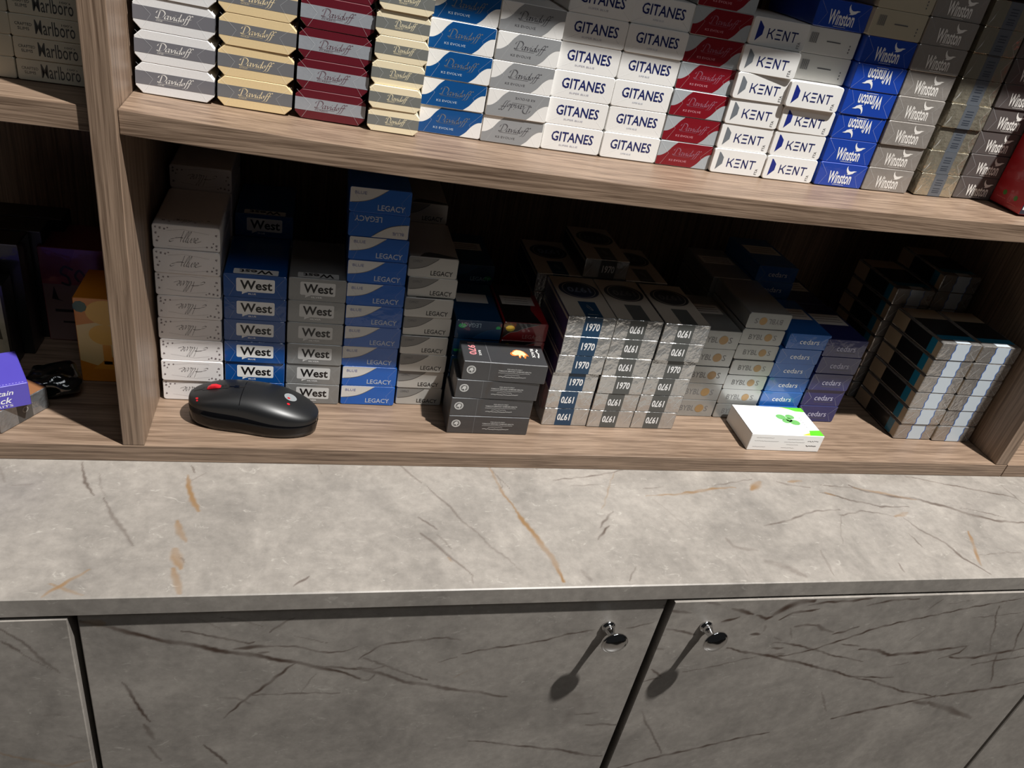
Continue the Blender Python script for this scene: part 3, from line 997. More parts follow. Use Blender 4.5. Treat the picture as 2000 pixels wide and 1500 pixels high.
for key, rgb in (('blankw', (214, 212, 206)), ('blankb', (182, 172, 150))):
    k = Kind(w, h, 86, paper(key+'_board', rgb), 'round', 1.6)
    k.add('barcode', GREYI, join(*[rect(w*.1+i*.9, h*.4, w*.1+i*.9+(.35+.25*(i % 2)), h*.78) for i in range(9)]), layer=2)
    k.add('small_lettering', GREYI, join(rect(w*.42, h*.5, w*.68, h*.54), *[rect(w*.86, h*(.2+.12*i), w*.88, h*(.26+.12*i)) for i in range(3)]), layer=2)
    KD[key] = k
w, h = 52.6, 14.9
k = Kind(w, h, 96, paper('oat_board', (196, 190, 172)), 'round', 1.6)
GM = ink('graphite_ink', (72, 74, 74))
k.add('wordmark', GM, fit(text('Marlboro', .004), w*.30, h*.20, w*.79, h*.84), layer=2)
k.add('small_lettering', GM, join(fit(text('CRAFTED'), w*.06, h*.52, w*.265, h*.65), fit(text('SLIMS'), w*.09, h*.32, w*.23, h*.45), fit(text("100's"), w*.63, h*.70, w*.76, h*.80)), layer=2)
KD['slims100'] = k
k = Kind(w, h, 96, paper('oat_board_plain', (190, 184, 166)), 'round', 1.6)
KD['slimsplain'] = k

# lower shelf
w, h = 55.0, 22.6
k = Kind(w, h, 86, paper('pearl_white_board', (230, 226, 224)), 'round', 2.4)
BL = ink('blossom_grey', (132, 122, 124))
k.add('wordmark', ink('charcoal_ink', (58, 52, 56)), fit(ALL, w*.24, h*.30, w*.72, h*.80), layer=2)
k.add('blossom_print', BL, blossoms([(3, h-3, .8), (6.5, h-3.6, .9), (10, h-4.2, .8), (12.5, h-3, .6), (3, h-8.5, .9), (5, h-12, .6), (3.6, h-15.5, .9)]), layer=2)
k.add('blossom_print', BL, blossoms([(w-3, h-7, .9), (w-5.5, 8, .6), (w-3, 6, .9), (w-7, 4.5, .8), (w-3, 2.8, .8), (w-11, 4.2, .7)]), layer=2)
k.add('blossom_print', BL, blossoms([(8, 9, 1.2), (13, 7, 1.0), (20, 12, 1.1), (34, 8, .9), (44, 14, 1.2)], 5), 'top')
k.add('line_print', BL, join(ribbon([(12, h-5.5), (25, h-3.5), (46, h-6.5)], .12), ribbon([(12, 3), (30, 2.4), (44, 4.5)], .12)), layer=2)
k.add('wordmark', ink('charcoal_ink', (58, 52, 56)), fit(ALL, w*.25, 5, w*.72, 14, 180), 'top')
KD['allure'] = k


def west(key, body, lab, sub, w=55.2, h=23.2, tail=None):
    k = Kind(w, h, 86, body, 'round', 1.8)
    bub = join(rrect(w*.20, h*.26, w*.81, h*.84, 1.4), poly([(w*.29, h*.27), (w*.29, h*.14), (w*.38, h*.27)]))
    k.add('label_panel', lab, bub, layer=1)
    k.add('wordmark', BLACKI, join(fit(text('West', .025), w*.26, h*.36, w*.77, h*.76)), layer=2)
    k.add('small_lettering', WHITEI, join(fit(text(sub, .01), w*.39, h*.14, w*.39+1.7*len(sub), h*.21), ribbon(smooth_pts([(w*.29, h*.15), (w*.32, h*.21), (w*.38, h*.24)], 3), .35)), layer=2)
    k.add('label_panel', lab, rrect(w*.15, 1.5, w*.86, 12, 1.2), 'top', 1)
    k.add('wordmark', BLACKI, fit(text('West', .025), w*.24, 3, w*.78, 11, 180), 'top', 2)
    folds(k, .18, .16)
    KD[key] = k


west('westblue', paper('strong_blue_board', (4, 72, 142), coat=.7, bump=.2), WHITE, 'BLUE')
west('westsilver', paper('silver_grey_board', (142, 143, 142), metal=.35, coat=.5, bump=.2), paper('pale_label', (206, 206, 204)), 'SILVER', 52.4, 23.3)


def legacy(key, body, reg, line, txt, sub, subm, w, h, full=.62, arc=.38):
    k = Kind(w, h, 86, body, 'round', 2.0)
    cv = smooth_pts([(.4, arc*h), (.16*w, .42*h), (.32*w, .52*h), (.46*w, .70*h), (full*w, h-.4)], 4)
    k.add('corner_panel', reg, poly([(1.2, h-.4), (.4, h-1.2)]+cv), layer=1)
    k.add('line_print', line, ribbon(cv[1:-1], .45), layer=2)
    k.add('wordmark', txt, fit(text('LEGACY', .012), w*.46, h*.13, w*.91, h*.36), layer=2)
    if sub:
        k.add('small_lettering', subm, fit(text(sub), w*.08, h*.72, w*.27, h*.84), layer=3)
    KD[key] = k
    return k


legacy('legblue', paper('bright_blue_board', (14, 92, 182), coat=.7, bump=.25), paper('white_corner', (214, 212, 208)), ink('bronze_line', (120, 112, 96)), ink('silver_blue_ink', (186, 196, 214)), 'BLUE', ink('lilac_ink', (130, 134, 176)), 54.4, 23.1)
folds(KD['legblue'], .16, .15)
kk = legacy('legsilver', paper('pale_silver_board', (190, 188, 182), metal=.3, coat=.5), paper('mid_grey_corner', (128, 126, 122)), ink('black_line', (46, 44, 44)), BLACKI, 'COMPACT', GREYI, 47.6, 21.0)
kk.add('corner_panel', paper('dark_arc', (70, 68, 66)), poly(smooth_pts([(10, 1), (20, 12), (47, 3), (36, .8), (20, .8)], 3)), 'top')
kk = legacy('legteal', paper('dark_teal_board', (6, 58, 96), coat=.8), paper('teal_corner', (10, 70, 116)), ink('teal_line', (30, 100, 140)), ink('ice_ink', (170, 200, 215)), '', None, 47.6, 21.0)
HOLO = mat('hologram_green', (60, 210, 120), rough=.15, metal=.4, coat=.8, mottle=.3, bscale=900)
kk.add('hologram_print', HOLO, disc(47.6*.86, 21*.3, 4.2, 2.6, 9), layer=1)
kk.add('hologram_print', HOLO, disc(47.6*.08, 21*.32, 2.6, 2.0, 7), layer=1)
WARN = paper('white_warning', (224, 222, 218))
for kx in ('legteal',):
    KD[kx].add('warning_label', WARN, rect(5, 40, 39, 60), 'top').add('small_lettering', GREYI, join(*[rect(9, v, 35, v+1.2) for v in (44, 49, 54)]), 'top', 2)
    KD[kx].add('warning_label', WARN, rect(5, 40, 39, 60), 'bottom')
kk = legacy('legred', paper('deep_red_board', (140, 14, 24), coat=.8), paper('black_corner', (24, 20, 22), coat=.8), ink('silver_line', (170, 165, 160)), ink('rose_ink', (176, 120, 116)), '', None, 47.6, 21.0, .84, .10)
kk.add('hologram_print', mat('hologram_yellow', (190, 186, 50), rough=.15, metal=.3, coat=.8, mottle=.3, bscale=900), join(disc(7.5, 14, 5, 3.6, 9)), layer=3)
kk.add('top_panel', paper('black_corner', (24, 20, 22), coat=.8), poly([(1.5, .6), (40, .6), (34, 30), (46, 85), (1.5, 85)]), 'top', 1)
kk.add('warning_label', WARN, rect(5, 40, 41, 60), 'top', 2).add('small_lettering', GREYI, join(*[rect(9, v, 35, v+1.2) for v in (44, 49, 54)]), 'top', 2)

# dark packs laid with the long side to the front
w, h, L = 84.5, 21.4, 40.0
k = Kind(w, h, L, paper('black_grey_board', (64, 64, 66), coat=.8, bump=.2, metal=.2), 'sharp', .6, .5)
PALE = ink('pale_print', (206, 206, 204))
k.add('emblem', PALE, join(ring(w*.10, h*.56, 3.6, 4.6), ring(w*.10, h*.56, 2.9, 3.2), poly([(w*.10-2.4, h*.5), (w*.10-1.2, h*.64), (w*.10+1, h*.68), (w*.10+2.4, h*.56), (w*.10+1.3, h*.5), (w*.10+1, h*.38), (w*.10, h*.5)])), layer=2)
k.add('small_lettering', PALE, join(fit(text('FOR ADULTS ONLY', .01), w*.52, h*.67, w*.70, h*.73), fit(text('TOBACCO SERIOUSLY DAMAGES HEALTH', .01), w*.42, h*.56, w*.81, h*.63),
                                    squig(w*.42, w*.80, h*.49, .35, .3, 60, 3), squig(w*.50, w*.68, h*.39, .35, .3, 30, 4), squig(w*.43, w*.76, h*.28, .5, .45, 40, 5)), layer=2)
k.add('tear_strip', ink('strip_grey', (104, 104, 106)), ribbon([(w*.32, .4), (w*.315, h-.4)], .4), layer=1)
k.add('tear_strip', ink('strip_grey', (104, 104, 106)), ribbon([(w*.315, .4), (w*.30, L-.4)], .5), 'top', 1)
k.add('wordmark', ink('dusty_pink_ink', (196, 126, 130)), fit(text('1970', .03), w*.08, L*.32, w*.17, L*.90, -90), 'top', 2)
k.add('small_lettering', PALE, join(fit(text('BLACK', .02), w*.195, L*.30, w*.225, L*.55, -90), fit(text('BLACK', .03), w*.84, L*.36, w*.88, L*.80, -90), fit(squig(0, 10, 0, 1, .9, 14, 12), w*.90, L*.36, w*.94, L*.80, -90)), 'top', 2)
beast = [(0, .50), (.05, .66), (.16, .74), (.22, .90), (.40, 1.0), (.62, .97), (.80, .84), (.92, .62), (1.0, .34), (.90, .40), (.84, .34), (.80, .12), (.72, .10), (.72, .34), (.58, .36), (.52, .10), (.44, .12), (.44, .38), (.30, .34), (.22, .30), (.08, .34)]
k.add('emblem', ink('orange_ink', (236, 120, 50)), fit(poly(beast), w*.575, L*.30, w*.80, L*.70), 'top', 2)
k.add('emblem', ink('peach_ink', (250, 214, 160)), fit(poly(beast), w*.60, L*.36, w*.775, L*.68), 'top', 3)
KD['dark'] = k


def p1970(key, band, side):
    w, h, L = 50.6, 22.0, 92
    k = Kind(w, h, L, foil('silver_foil', (202, 202, 200)), 'sharp', .5, .5)
    k.add('band', band, rect(w*.345, .3, w*.715, h-.3))
    k.add('wordmark', WHITEI, fit(text('1970', .03), w*.405, h*.30, w*.685, h*.70), layer=2)
    CR = paper('stone_board', (176, 168, 156))
    k.add('top_panel', CR, rect(.4, 1.0, w-.4, L-.4), 'top', 1)
    k.add('top_panel', CR, rect(.4, 1.0, w-.4, L-.4), 'bottom', 1)
    for fc in ('top', 'bottom'):
        k.add('medallion', side, disc(w*.52, 61, 22, 19.5, 36), fc, 2)
        k.add('medallion', CR, ring(w*.52, 61, 17.5, 18.2, 36), fc, 3)
        k.add('wordmark', GREYI if key != '1970b' else ink('steel_ink', (120, 134, 160)), fit(text('1970', .03), w*.27, 55, w*.78, 67, 180), fc, 3)
        k.add('label_panel', band, rect(w*.345, .4, w*.715, 34), fc, 2)
    k.add('emblem', ink('label_print', (150, 150, 150)), join(ribbon(smooth_pts([(w*.48, 24), (w*.52, 18), (w*.58, 15), (w*.55, 22), (w*.5, 27)], 3), .7), ribbon([(w*.42, 6), (w*.64, 6)], .9)), 'top', 3)
    k.add('side_panel', side if key != '1970b' else paper('galaxy_side', (44, 46, 92), mottle=.45, bscale=60), rect(.4, .3, L-.4, h-.3), 'left')
    k.add('line_print', CR, rect(2, h-5.2, L-2, h-2.2), 'left', 2)
    k.add('film_fold', FOLD, ribbon([(2.5, 3), (w*.16, h*.62)], .4), layer=3)
    k.add('film_fold', FOLD, ribbon([(w-1.5, h-2), (w*.84, h*.4)], .35), layer=3)
    KD[key] = k


p1970('1970b', paper('petrol_band', (24, 62, 92)), paper('ink_blue_panel', (26, 38, 70)))
p1970('1970g', paper('graphite_band', (84, 86, 84)), paper('slate_panel', (48, 48, 52)))


def byblos(key, w, h, style, r):
    k = Kind(w, h, 86, mat('brushed_silver_board_'+key, (168, 170, 168), rough=.32, metal=.55, coat=.3, bump=.05, mottle=.05), style, r)
    INKB = ink('byblos_ink', (112, 112, 112))
    k.add('wordmark', INKB, join(fit(text('BYBL'), w*.18, h*.34, w*.52, h*.66), fit(text('S'), w*.76, h*.34, w*.84, h*.66)), layer=2)
    k.add('emblem', ink('copper_ink', (164, 134, 92), metal=.3), disc(w*.64, h*.5, h*.24), layer=2)
    k.add('warning_label', WARN, rect(5, 40, w-5, 62), 'top')
    k.add('small_lettering', GREYI, join(*[rect(9, v, w-9, v+1.2) for v in (45, 50, 55)]), 'top', 2)
    KD[key] = k


byblos('bybA', 53.0, 22.6, 'round', 1.2)
byblos('bybB', 52.2, 19.6, 'round', 2.6)


def cedars(key, body, txt, w, h, style):
    k = Kind(w, h, 86, body, style, 1.8)
    k.add('wordmark', txt, fit(text('cedars'), w*.29, h*.34, w*.76, h*.66), layer=2)
    if key == 'cedD':
        k.add('line_print', GREYI, rect(w*.30, h*.24, w*.78, h*.26), layer=2)
    k.add('warning_label', WARN, rect(5, 36, w-5, 62), 'top')
    k.add('small_lettering', GREYI, join(*[rect(9, v, w-9, v+1.2) for v in (43, 49, 55)]), 'top', 2)
    folds(k, .2, .25)
    KD[key] = k


cedars('cedB', paper('cedar_blue_board', (24, 92, 168), coat=.9, bump=.15), WHITEI, 53.0, 19.5, 'round')
cedars('cedD', paper('indigo_board', (30, 36, 92), coat=.9, bump=.15), ink('lavender_ink', (190, 190, 214)), 53.0, 22.7, 'round')

w, h, L = 54.0, 22.3, 86
k = Kind(w, h, L, foil('grey_foil', (176, 172, 168), rough=.26), 'round', 2.4, .8)
wav = lambda u: [(u+.8*math.sin(i*1.25), .6+i*(h-1.2)/10) for i in range(11)]
k.add('tax_stamp', paper('stamp_white', (190, 200, 208)), join(poly(wav(w*.35)[::-1]+wav(w*.71))), layer=1)
k.add('stamp_edge', ink('stamp_blue', (40, 92, 170)), join(ribbon(wav(w*.35), .9), ribbon(wav(w*.71), .9)), layer=2)
k.add('tax_stamp', paper('stamp_white', (190, 200, 208)), rect(w*.35, 1.5, w*.71, 9), 'top')
BEI = paper('beige_board', (168, 150, 126))
BLK = paper('black_board', (20, 20, 22))
TEA = paper('teal_board', (16, 108, 140))
for fc in ('left', 'right'):
    k.add('side_panel', BEI, rect(.9, 2.3, 9.0, h-2.3), fc)
    k.add('side_panel', TEA, rect(9.0, 2.3, 19, h-2.3), fc)
    k.add('side_panel', BLK, rect(19, 2.3, 60, h-2.3), fc)
    k.add('side_panel', BEI, rect(60, 2.3, L-.9, h-2.3), fc)
k.add('top_panel', TEA, rect(3, 9, w-3, 19), 'top')
k.add('top_panel', BLK, rect(3, 19, w-3, 60), 'top')
k.add('top_panel', BEI, rect(3, 60, w-3, L-1), 'top')
k.add('film_fold', FOLD, ribbon([(3, 4), (w*.2, h*.7)], .4), layer=3)
k.add('film_fold', FOLD, ribbon([(w-2, h-3), (w*.78, h*.5), (w-2, 3)], .3), layer=3)
KD['right'] = k

ORD = ['bottom', 'second', 'third', 'fourth', 'fifth', 'sixth', 'seventh', 'eighth', 'ninth', 'tenth', 'eleventh']


def ordinal(i, n, cut=False):
    if i == 0:
        return 'bottom one of its stack'
    if i == n-1 and not cut:
        return 'topmost of its stack'
    return ORD[i]+' from bottom of its stack'


def put(k, loc, rot, label, group):
    o = bpy.data.objects.new(k.name, k.mesh)
    o.location = loc
    o.rotation_euler = rot
    COL.objects.link(o)
    tag(o, label, 'cigarette pack', group)
    for pn, me, lb in k.parts:
        c = bpy.data.objects.new(pn, me)
        COL.objects.link(c)
        c.parent = o
    return o


def stack(key, x, y, n, desc, group, zbase=0.0, flips=(), upper=False, dx=None, dy=None, jit=.0005, lean=0.0, rows=None, width=None, rzs=None, cut=False):
    """n packs; x = left edge of the bottom pack, y = front face"""
    k = KD[key]
    W, Hh = (width or k.w/1000), k.h/1000
    cx = x+W/2
    z, t = zbase+0.0003, 0.0
    if upper:
        sl = shelf_slope(cx)
        t = -math.atan(sl)*0.75
        z = shelf_z(cx)+abs(sl)*W/2*0.25+0.0005
    gap = 0.00012
    for i in range(n):
        if rows and i not in rows:
            continue
        zl = i*(Hh+gap)+Hh/2
        ox = R.uniform(-jit, jit)+(dx.get(i, 0) if dx else 0)+lean*i
        oy = R.uniform(-jit, jit)*1.6+(dy.get(i, 0) if dy else 0)
        fl = math.pi if i in flips else 0.0
        off = Vector((ox*math.cos(t)+zl*math.sin(t), 0, zl*math.cos(t)-ox*math.sin(t)))
        loc = Vector((cx, y+oy, z))+off
        put(k, loc, (0, t+fl, (rzs.get(i, 0) if rzs else 0)+R.uniform(-.004, .004)), f'{desc}, {ordinal(i, n, cut or upper)}', group)


# ------------------------------------------------------------------ upper shelf, front row
stack('one', .0027, .0565, 4, 'white octagonal cigarette pack with grey band', 'white octagonal packs', upper=True)
stack('gold', .0608, .0590, 4, 'cream-gold octagonal cigarette pack with grey band', 'gold octagonal packs', upper=True)
stack('red', .1186, .0615, 5, 'dark red octagonal cigarette pack with silver band', 'red octagonal packs', upper=True)
stack('slim', .1752, .0575, 6, 'narrow pale cream octagonal cigarette pack', 'narrow cream packs', upper=True, jit=.0007)
stack('evblue', .2188, .0760, 5, 'white cigarette pack with slanted cobalt blue panel', 'blue and white slanted packs', upper=True)
stack('evgrey', .2740, .0755, 5, 'white cigarette pack with slanted grey panel', 'grey and white slanted packs', upper=True, flips=(1,))
stack('gitA', .3292, .0795, 6, 'white navy-lettered cigarette pack beside the slanted grey packs', 'white navy-lettered packs', upper=True)
stack('gitB', .3853, .0795, 6, 'white navy-lettered cigarette pack beside the crimson packs', 'white navy-lettered packs', upper=True)
stack('evred', .4405, .0790, 7, 'silver cigarette pack with slanted crimson panel', 'crimson slanted packs', upper=True)
stack('kentg', .4950, .0755, 5, 'white cigarette pack with grey wedge emblem', 'white packs with wedge emblem', upper=True, dy={4: -.0026}, dx={4: -.002}, rzs={4: -.06})
stack('kentb', .5497, .0735, 4, 'white cigarette pack with navy wedge emblem', 'white packs with wedge emblem', upper=True, dy={3: -.0030}, dx={3: -.003}, rzs={3: -.012})


def on_top(key, x, y, row, label, group, pitch=.02262):
    k = KD[key]
    cx = x+k.w/2000
    t = -math.atan(shelf_slope(cx))*.75
    zl = row*pitch+k.h/2000+.0002
    put(k, Vector((cx+zl*math.sin(t), y, shelf_z(cx)+abs(shelf_slope(cx))*k.w/8000+.0005+zl*math.cos(t))), (0, t, 0), label, group)


on_top('kentb', .4950, .0760, 5, 'white cigarette pack with navy wedge topping the grey-wedge stack', 'white packs with wedge emblem')
on_top('blankw', .5490, .0800, 4, 'plain white barcoded cigarette pack resting on a navy-wedge pack', 'barcoded white packs')
on_top('blankw', .5492, .0800, 5, 'plain white barcoded cigarette pack under a royal blue pack', 'barcoded white packs')
on_top('winblue', .5520, .0790, 6, 'royal blue cigarette pack lying on the white barcoded packs', 'royal blue packs')
on_top('blankb', .6050, .0735, 6, 'beige barcoded cigarette pack lying on the royal blue stack', 'barcoded beige packs')
on_top('blankb', .6055, .0735, 7, 'beige barcoded cigarette pack lying on another beige pack', 'barcoded beige packs')
stack('winblue', .6065, .0730, 6, 'royal blue cigarette pack with white bird', 'royal blue packs', upper=True, flips=(2, 3, 4))
stack('wingrey', .6605, .0720, 8, 'taupe cigarette pack with pale bird', 'taupe packs', upper=True, width=.0525)
stack('foil', .7210, .0725, 8, 'champagne foil soft cigarette pack with slate stamp', 'champagne foil packs', upper=True, width=.0455, jit=.0009)
stack('windark', .7698, .0745, 8, 'dark taupe cigarette pack beside the red carton', 'dark taupe packs', upper=True)
# red carton standing by the dark packs
RC = Kind(56, 130, 43, paper('crimson_carton', (168, 16, 30), coat=.6), 'sharp', .8, .6, name='carton')
RC.add('leaf_print', ink('leaf_green', (70, 120, 40)), join(disc(28, 13, 2.6, 2.6, 10), disc(12, 12, 2.6, 2.6, 10)), 'left')
RC.add('small_lettering', ink('rose_print', (220, 110, 110)), join(squig(24, 36, 7.5, .3, .4, 14, 8), squig(8, 20, 5.5, .3, .4, 14, 9)), 'left')
RC.add('front_panel', paper('midnight_panel', (36, 40, 56)), rect(.6, .6, 55.4, 129.4), 'front')
RC.add('stripe', WHITE, rect(2, 5, 54, 11), 'front', 2)
o = bpy.data.objects.new('carton', RC.mesh)
o.location = (.8140+.028, .0300, shelf_z(.842)+.0662)
o.rotation_euler = (0, 0, -.02)
COL.objects.link(o)
tag(o, 'tall crimson carton with green dots standing before the dark taupe packs', 'carton')
for pn, me, lb in RC.parts:
    c = bpy.data.objects.new(pn, me)
    COL.objects.link(c)
    c.parent = o

# left bay, upper shelf
stack('slims100', -.0748, .0510, 5, 'slim oat-coloured cigarette pack with tall grey lettering', 'slim oat packs by the upright', zbase=.2937, jit=.0003, cut=True)
stack('slimsplain', -.1282, .0510, 5, 'plain slim oat-coloured cigarette pack, outer column', 'plain slim oat packs', zbase=.2937, jit=.0003, cut=True)

# ------------------------------------------------------------------ lower shelf stacks
stack('allure', .0035, .0735, 8, 'white blossom-print cigarette pack, front row', 'blossom-print packs', flips=(0, 1, 2, 3, 4, 5))
stack('allure', .0048, .1620, 9, 'white blossom-print cigarette pack, back row', 'blossom-print packs', flips=(8,))
stack('westblue', .0602, .0740, 6, 'blue cigarette pack with white speech-bubble label, front row', 'blue speech-bubble packs')
stack('westblue', .0620, .1620, 7, 'blue cigarette pack with white speech-bubble label, back row', 'blue speech-bubble packs')
stack('westsilver', .1172, .0755, 6, 'silver-grey cigarette pack with pale speech-bubble label', 'silver speech-bubble packs')
stack('legblue', .1712, .0765, 10, 'bright blue cigarette pack with white curved corner', 'blue curved-corner packs', flips=(8,), lean=-.0004, jit=.0009)
stack('legsilver', .2275, .0795, 8, 'pale silver cigarette pack with grey curved corner, front row', 'silver curved-corner packs', lean=-.0002, jit=.0009)
stack('legsilver', .2230, .1670, 9, 'pale silver cigarette pack with grey curved corner, back row', 'silver curved-corner packs')
stack('legteal', .2790, .0800, 5, 'dark teal cigarette pack behind the black packs, front row', 'dark teal packs', flips=(4,))
stack('legteal', .2830, .1670, 6, 'dark teal cigarette pack behind the black packs, back row', 'dark teal packs')
stack('legred', .3285, .0805, 5, 'red and black cigarette pack behind the black packs', 'red and black packs')

# black packs, long side forward
zd = 0.0003
KDk = KD['dark']
for i, (px, py, rz) in enumerate([(.2768, .0325, -.004), (.2768, .0330, .004), (.2790, .0325, -.012), (.2830, .0320, -.03)]):
    put(KDk, Vector((px+.04225, py, zd+KDk.h/2000)), (0, 0, rz), f'black cigarette pack laid sideways, {ordinal(i, 4)}', 'black packs laid sideways')
    zd += KDk.h/1000+.0001

# foil packs with the year band
stack('1970b', .3814, .0517, 6, 'foil soft pack with petrol-blue year band', 'foil year-band packs', flips=(0, 1), jit=.0006, lean=.0006)
stack('1970g', .4332, .0512, 6, 'foil soft pack with graphite band beside petrol-blue ones', 'foil year-band packs', flips=(0, 1, 3, 4, 5), jit=.0006, lean=.0006)
stack('1970g', .4850, .0507, 6, 'foil soft pack with graphite band beside gold-dot packs', 'foil year-band packs', flips=(0, 1, 2, 4, 5), jit=.0006, lean=.0006)
stack('1970b', .3730, .1475, 6, 'foil soft pack with petrol-blue year band, back row', 'foil year-band packs')
stack('1970g', .4240, .1475, 7, 'foil soft pack with graphite band, left back row', 'foil year-band packs')
stack('1970g', .4760, .1475, 6, 'foil soft pack with graphite band, right back row', 'foil year-band packs')

stack('bybA', .5430, .0785, 5, 'thick brushed silver cigarette pack with gold dot', 'brushed silver packs')
stack('bybB', .5968, .0790, 7, 'thinner brushed silver cigarette pack with gold dot, front row', 'brushed silver packs', flips=(6,), jit=.0008)
stack('bybB', .5910, .1670, 7, 'thinner brushed silver cigarette pack with gold dot, back row', 'brushed silver packs')
stack('cedB', .6502, .0780, 6, 'mid-blue cigarette pack with white lettering, front row', 'mid-blue packs', dx={5: .003}, jit=.0008)
stack('cedB', .6450, .1670, 8, 'mid-blue cigarette pack with white lettering, back row', 'mid-blue packs')
stack('cedD', .7045, .0765, 5, 'indigo cigarette pack with underlined pale lettering', 'indigo packs', jit=.0008)
stack('cedD', .7010, .1650, 5, 'indigo cigarette pack with underlined pale lettering, back row', 'indigo packs')

stack('right', .8262, .0465, 6, 'crinkled foil pack with blue-edged stamp, outer front column', 'foil packs with blue-edged stamp', jit=.0006)
stack('right', .8806, .0450, 6, 'crinkled foil pack with blue-edged stamp, front column by upright', 'foil packs with blue-edged stamp', jit=.0005)
stack('right', .8180, .1380, 7, 'crinkled foil pack with blue-edged stamp, outer back column', 'foil packs with blue-edged stamp', jit=.0006)
stack('right', .8740, .1370, 8, 'crinkled foil pack with blue-edged stamp, back column by upright', 'foil packs with blue-edged stamp', jit=.0006)

# ------------------------------------------------------------------ white pack with the green leaf, lying flat
w, h, L = 91.0, 22.0, 56.0
GP = Kind(w, h, L, paper('bright_white_board', (240, 240, 238)), 'sharp', .7, .5)
GRN = paper('leaf_green_panel', (96, 196, 44))
LIM = paper('lime_panel', (190, 214, 60))
GP.add('corner_panel', GRN, poly([(w*.72, L-.5), (w-.5, L-.5), (w-.5, L*.84), (w*.86, L*.86)]), 'top')
GP.add('corner_panel', LIM, poly([(w*.66, L-.5), (w*.72, L-.5), (w*.80, L*.92)]), 'top')
GP.add('corner_panel', GRN, poly([(w*.80, .5), (w-.5, .5), (w-.5, L*.20), (w*.84, L*.18)]), 'top')
GP.add('corner_panel', LIM, poly([(w*.68, .5), (w*.80, .5), (w*.82, L*.10)]), 'top')
leaf = join(*[disc(w*.66+dx, L*.52+dy, rx, ry, 14) for dx, dy, rx, ry in ((-7, 6, 6.2, 5.2), (5, 7, 5.6, 4.6), (-4, -2, 5.0, 4.0), (6, -4, 6.6, 5.2), (1, 1, 4, 4))])
GP.add('leaf_print', paper('clover_green', (110, 176, 96), mottle=.3, bscale=300), leaf, 'top', 2)
lidm = bpy.data.meshes.new('lid')
bml = box_data(-.0453, (w*.385-w/2)/1000, .0004, (L-.4)/1000, h/2000, h/2000+.00022)
bml.to_mesh(lidm)
bml.free()
lidm.materials.append(MATS['bright_white_board'])
GP.parts.append(('lid', lidm, None))
GP.add('small_lettering', GREYI, join(*[disc(w*.845, L*(.30+.08*i), .5, .7, 6) for i in range(5)]), 'top', 2)
GP.add('small_lettering', ink('soft_grey_ink', (150, 148, 146)), join(*[squig(u0, u1, h*v, .25, .35, 20, int(v*90)) for u0, u1, v in ((7, 29, .78), (6, 36, .58), (6, 22, .22), (46, 66, .74), (43, 69, .56), (47, 62, .40), (42, 58, .20))]), 'front')
GP.add('small_lettering', GREYI, join(squig(72, 86, h*.66, .9, .6, 16, 3), squig(72, 85, h*.36, .7, 1.0, 20, 6)), 'front')
put(GP, Vector((.6120+.0455, .0165, .0113)), (0, 0, -.012), 'white cigarette pack with green leaf print lying flat near the shelf edge', None)

# ------------------------------------------------------------------ computer mouse
MB = empty('computer_mouse', (.0905, .0425, 0.0))
tag(MB, 'black wireless computer mouse with red scroll wheel on the lower shelf', 'computer mouse')
MB.rotation_euler = (0, 0, math.radians(-8.0))
LM, WM = .1190, .0520
NS, NA = 36, 20


def m_hw(s):
    e = max(0.0, 1-abs(2*s-1)**(2.6+1.6*(1-s)))**(1/2.7)
    return WM/2*e*(0.92+0.10*math.cos((s-.75)*3.0)-0.06*math.exp(-((s-.42)/.16)**2))


def m_top(s):
    return .0165+.0215*max(0.0, math.sin(math.pi*min(1, max(0, (s*.90+.10)))))**.75


def m_seam(s):
    return .0205+.0012*math.cos(2*math.pi*(s-.3))-.0060*s**2


def mouse_shell(grow=0.0, a0=0.0, a1=math.pi, s0=.004, s1=.996, ns=NS, na=NA):
    v, f = [], []
    for i in range(ns+1):
        s = s0+(s1-s0)*(0.5-0.5*math.cos(math.pi*i/ns))
        hw = m_hw(s)+grow
        zs = min(m_seam(s), m_top(s)-.001)
        zt = m_top(s)+grow
        for j in range(na+1):
            a = a0+(a1-a0)*j/na
            y = -hw*(abs(math.cos(a))**.85)*(1 if math.cos(a) > 0 else -1)
            z = zs+(zt-zs)*math.sin(a)**.62
            v.append(((s-.5)*LM, y, z))
    for i in range(ns):
        for j in range(na):
            a = i*(na+1)+j
            f.append((a, a+na+1, a+na+2, a+1))
    return v, f


MBLACK = mat('mouse_matte_black', (15, 16, 18), rough=.42, spec=.7, bump=.0)
MGLOSS = mat('mouse_gloss_black', (8, 8, 10), rough=.14, coat=.1, spec=.3)
MRED = mat('mouse_red', (190, 26, 38), rough=.4)
v, f = mouse_shell()
me = mesh_from('top_shell', v, f, MBLACK, True)
link('top_shell', me, MB)
v, f = [], []
prof = [(.86, .0006), (.93, .0012), (.965, .0060), (.99, .0120), (1.008, 1.0)]
for i in range(NS+1):
    s = .004+.992*(0.5-0.5*math.cos(math.pi*i/NS))
    hw, zs = m_hw(s), min(m_seam(s), m_top(s)-.001)
    row = [(-hw*q, (zs if z == 1.0 else min(z, zs))) for q, z in prof]
    row += [(-y, z) for y, z in row[::-1]]
    v += [((s-.5)*LM*(.985 if z < .003 else 1.0), y, z) for y, z in row]
nr = len(prof)*2
for i in range(NS):
    for j in range(nr-1):
        a = i*nr+j
        f.append((a, a+1, a+nr+1, a+nr))
    f.append((i*nr+nr-1, i*nr, (i+1)*nr, (i+1)*nr+nr-1))
f.append(tuple(range(nr)))
f.append(tuple(range(NS*nr, NS*nr+nr))[::-1])
link('lower_body', mesh_from('lower_body', v, f, MGLOSS, True), MB)


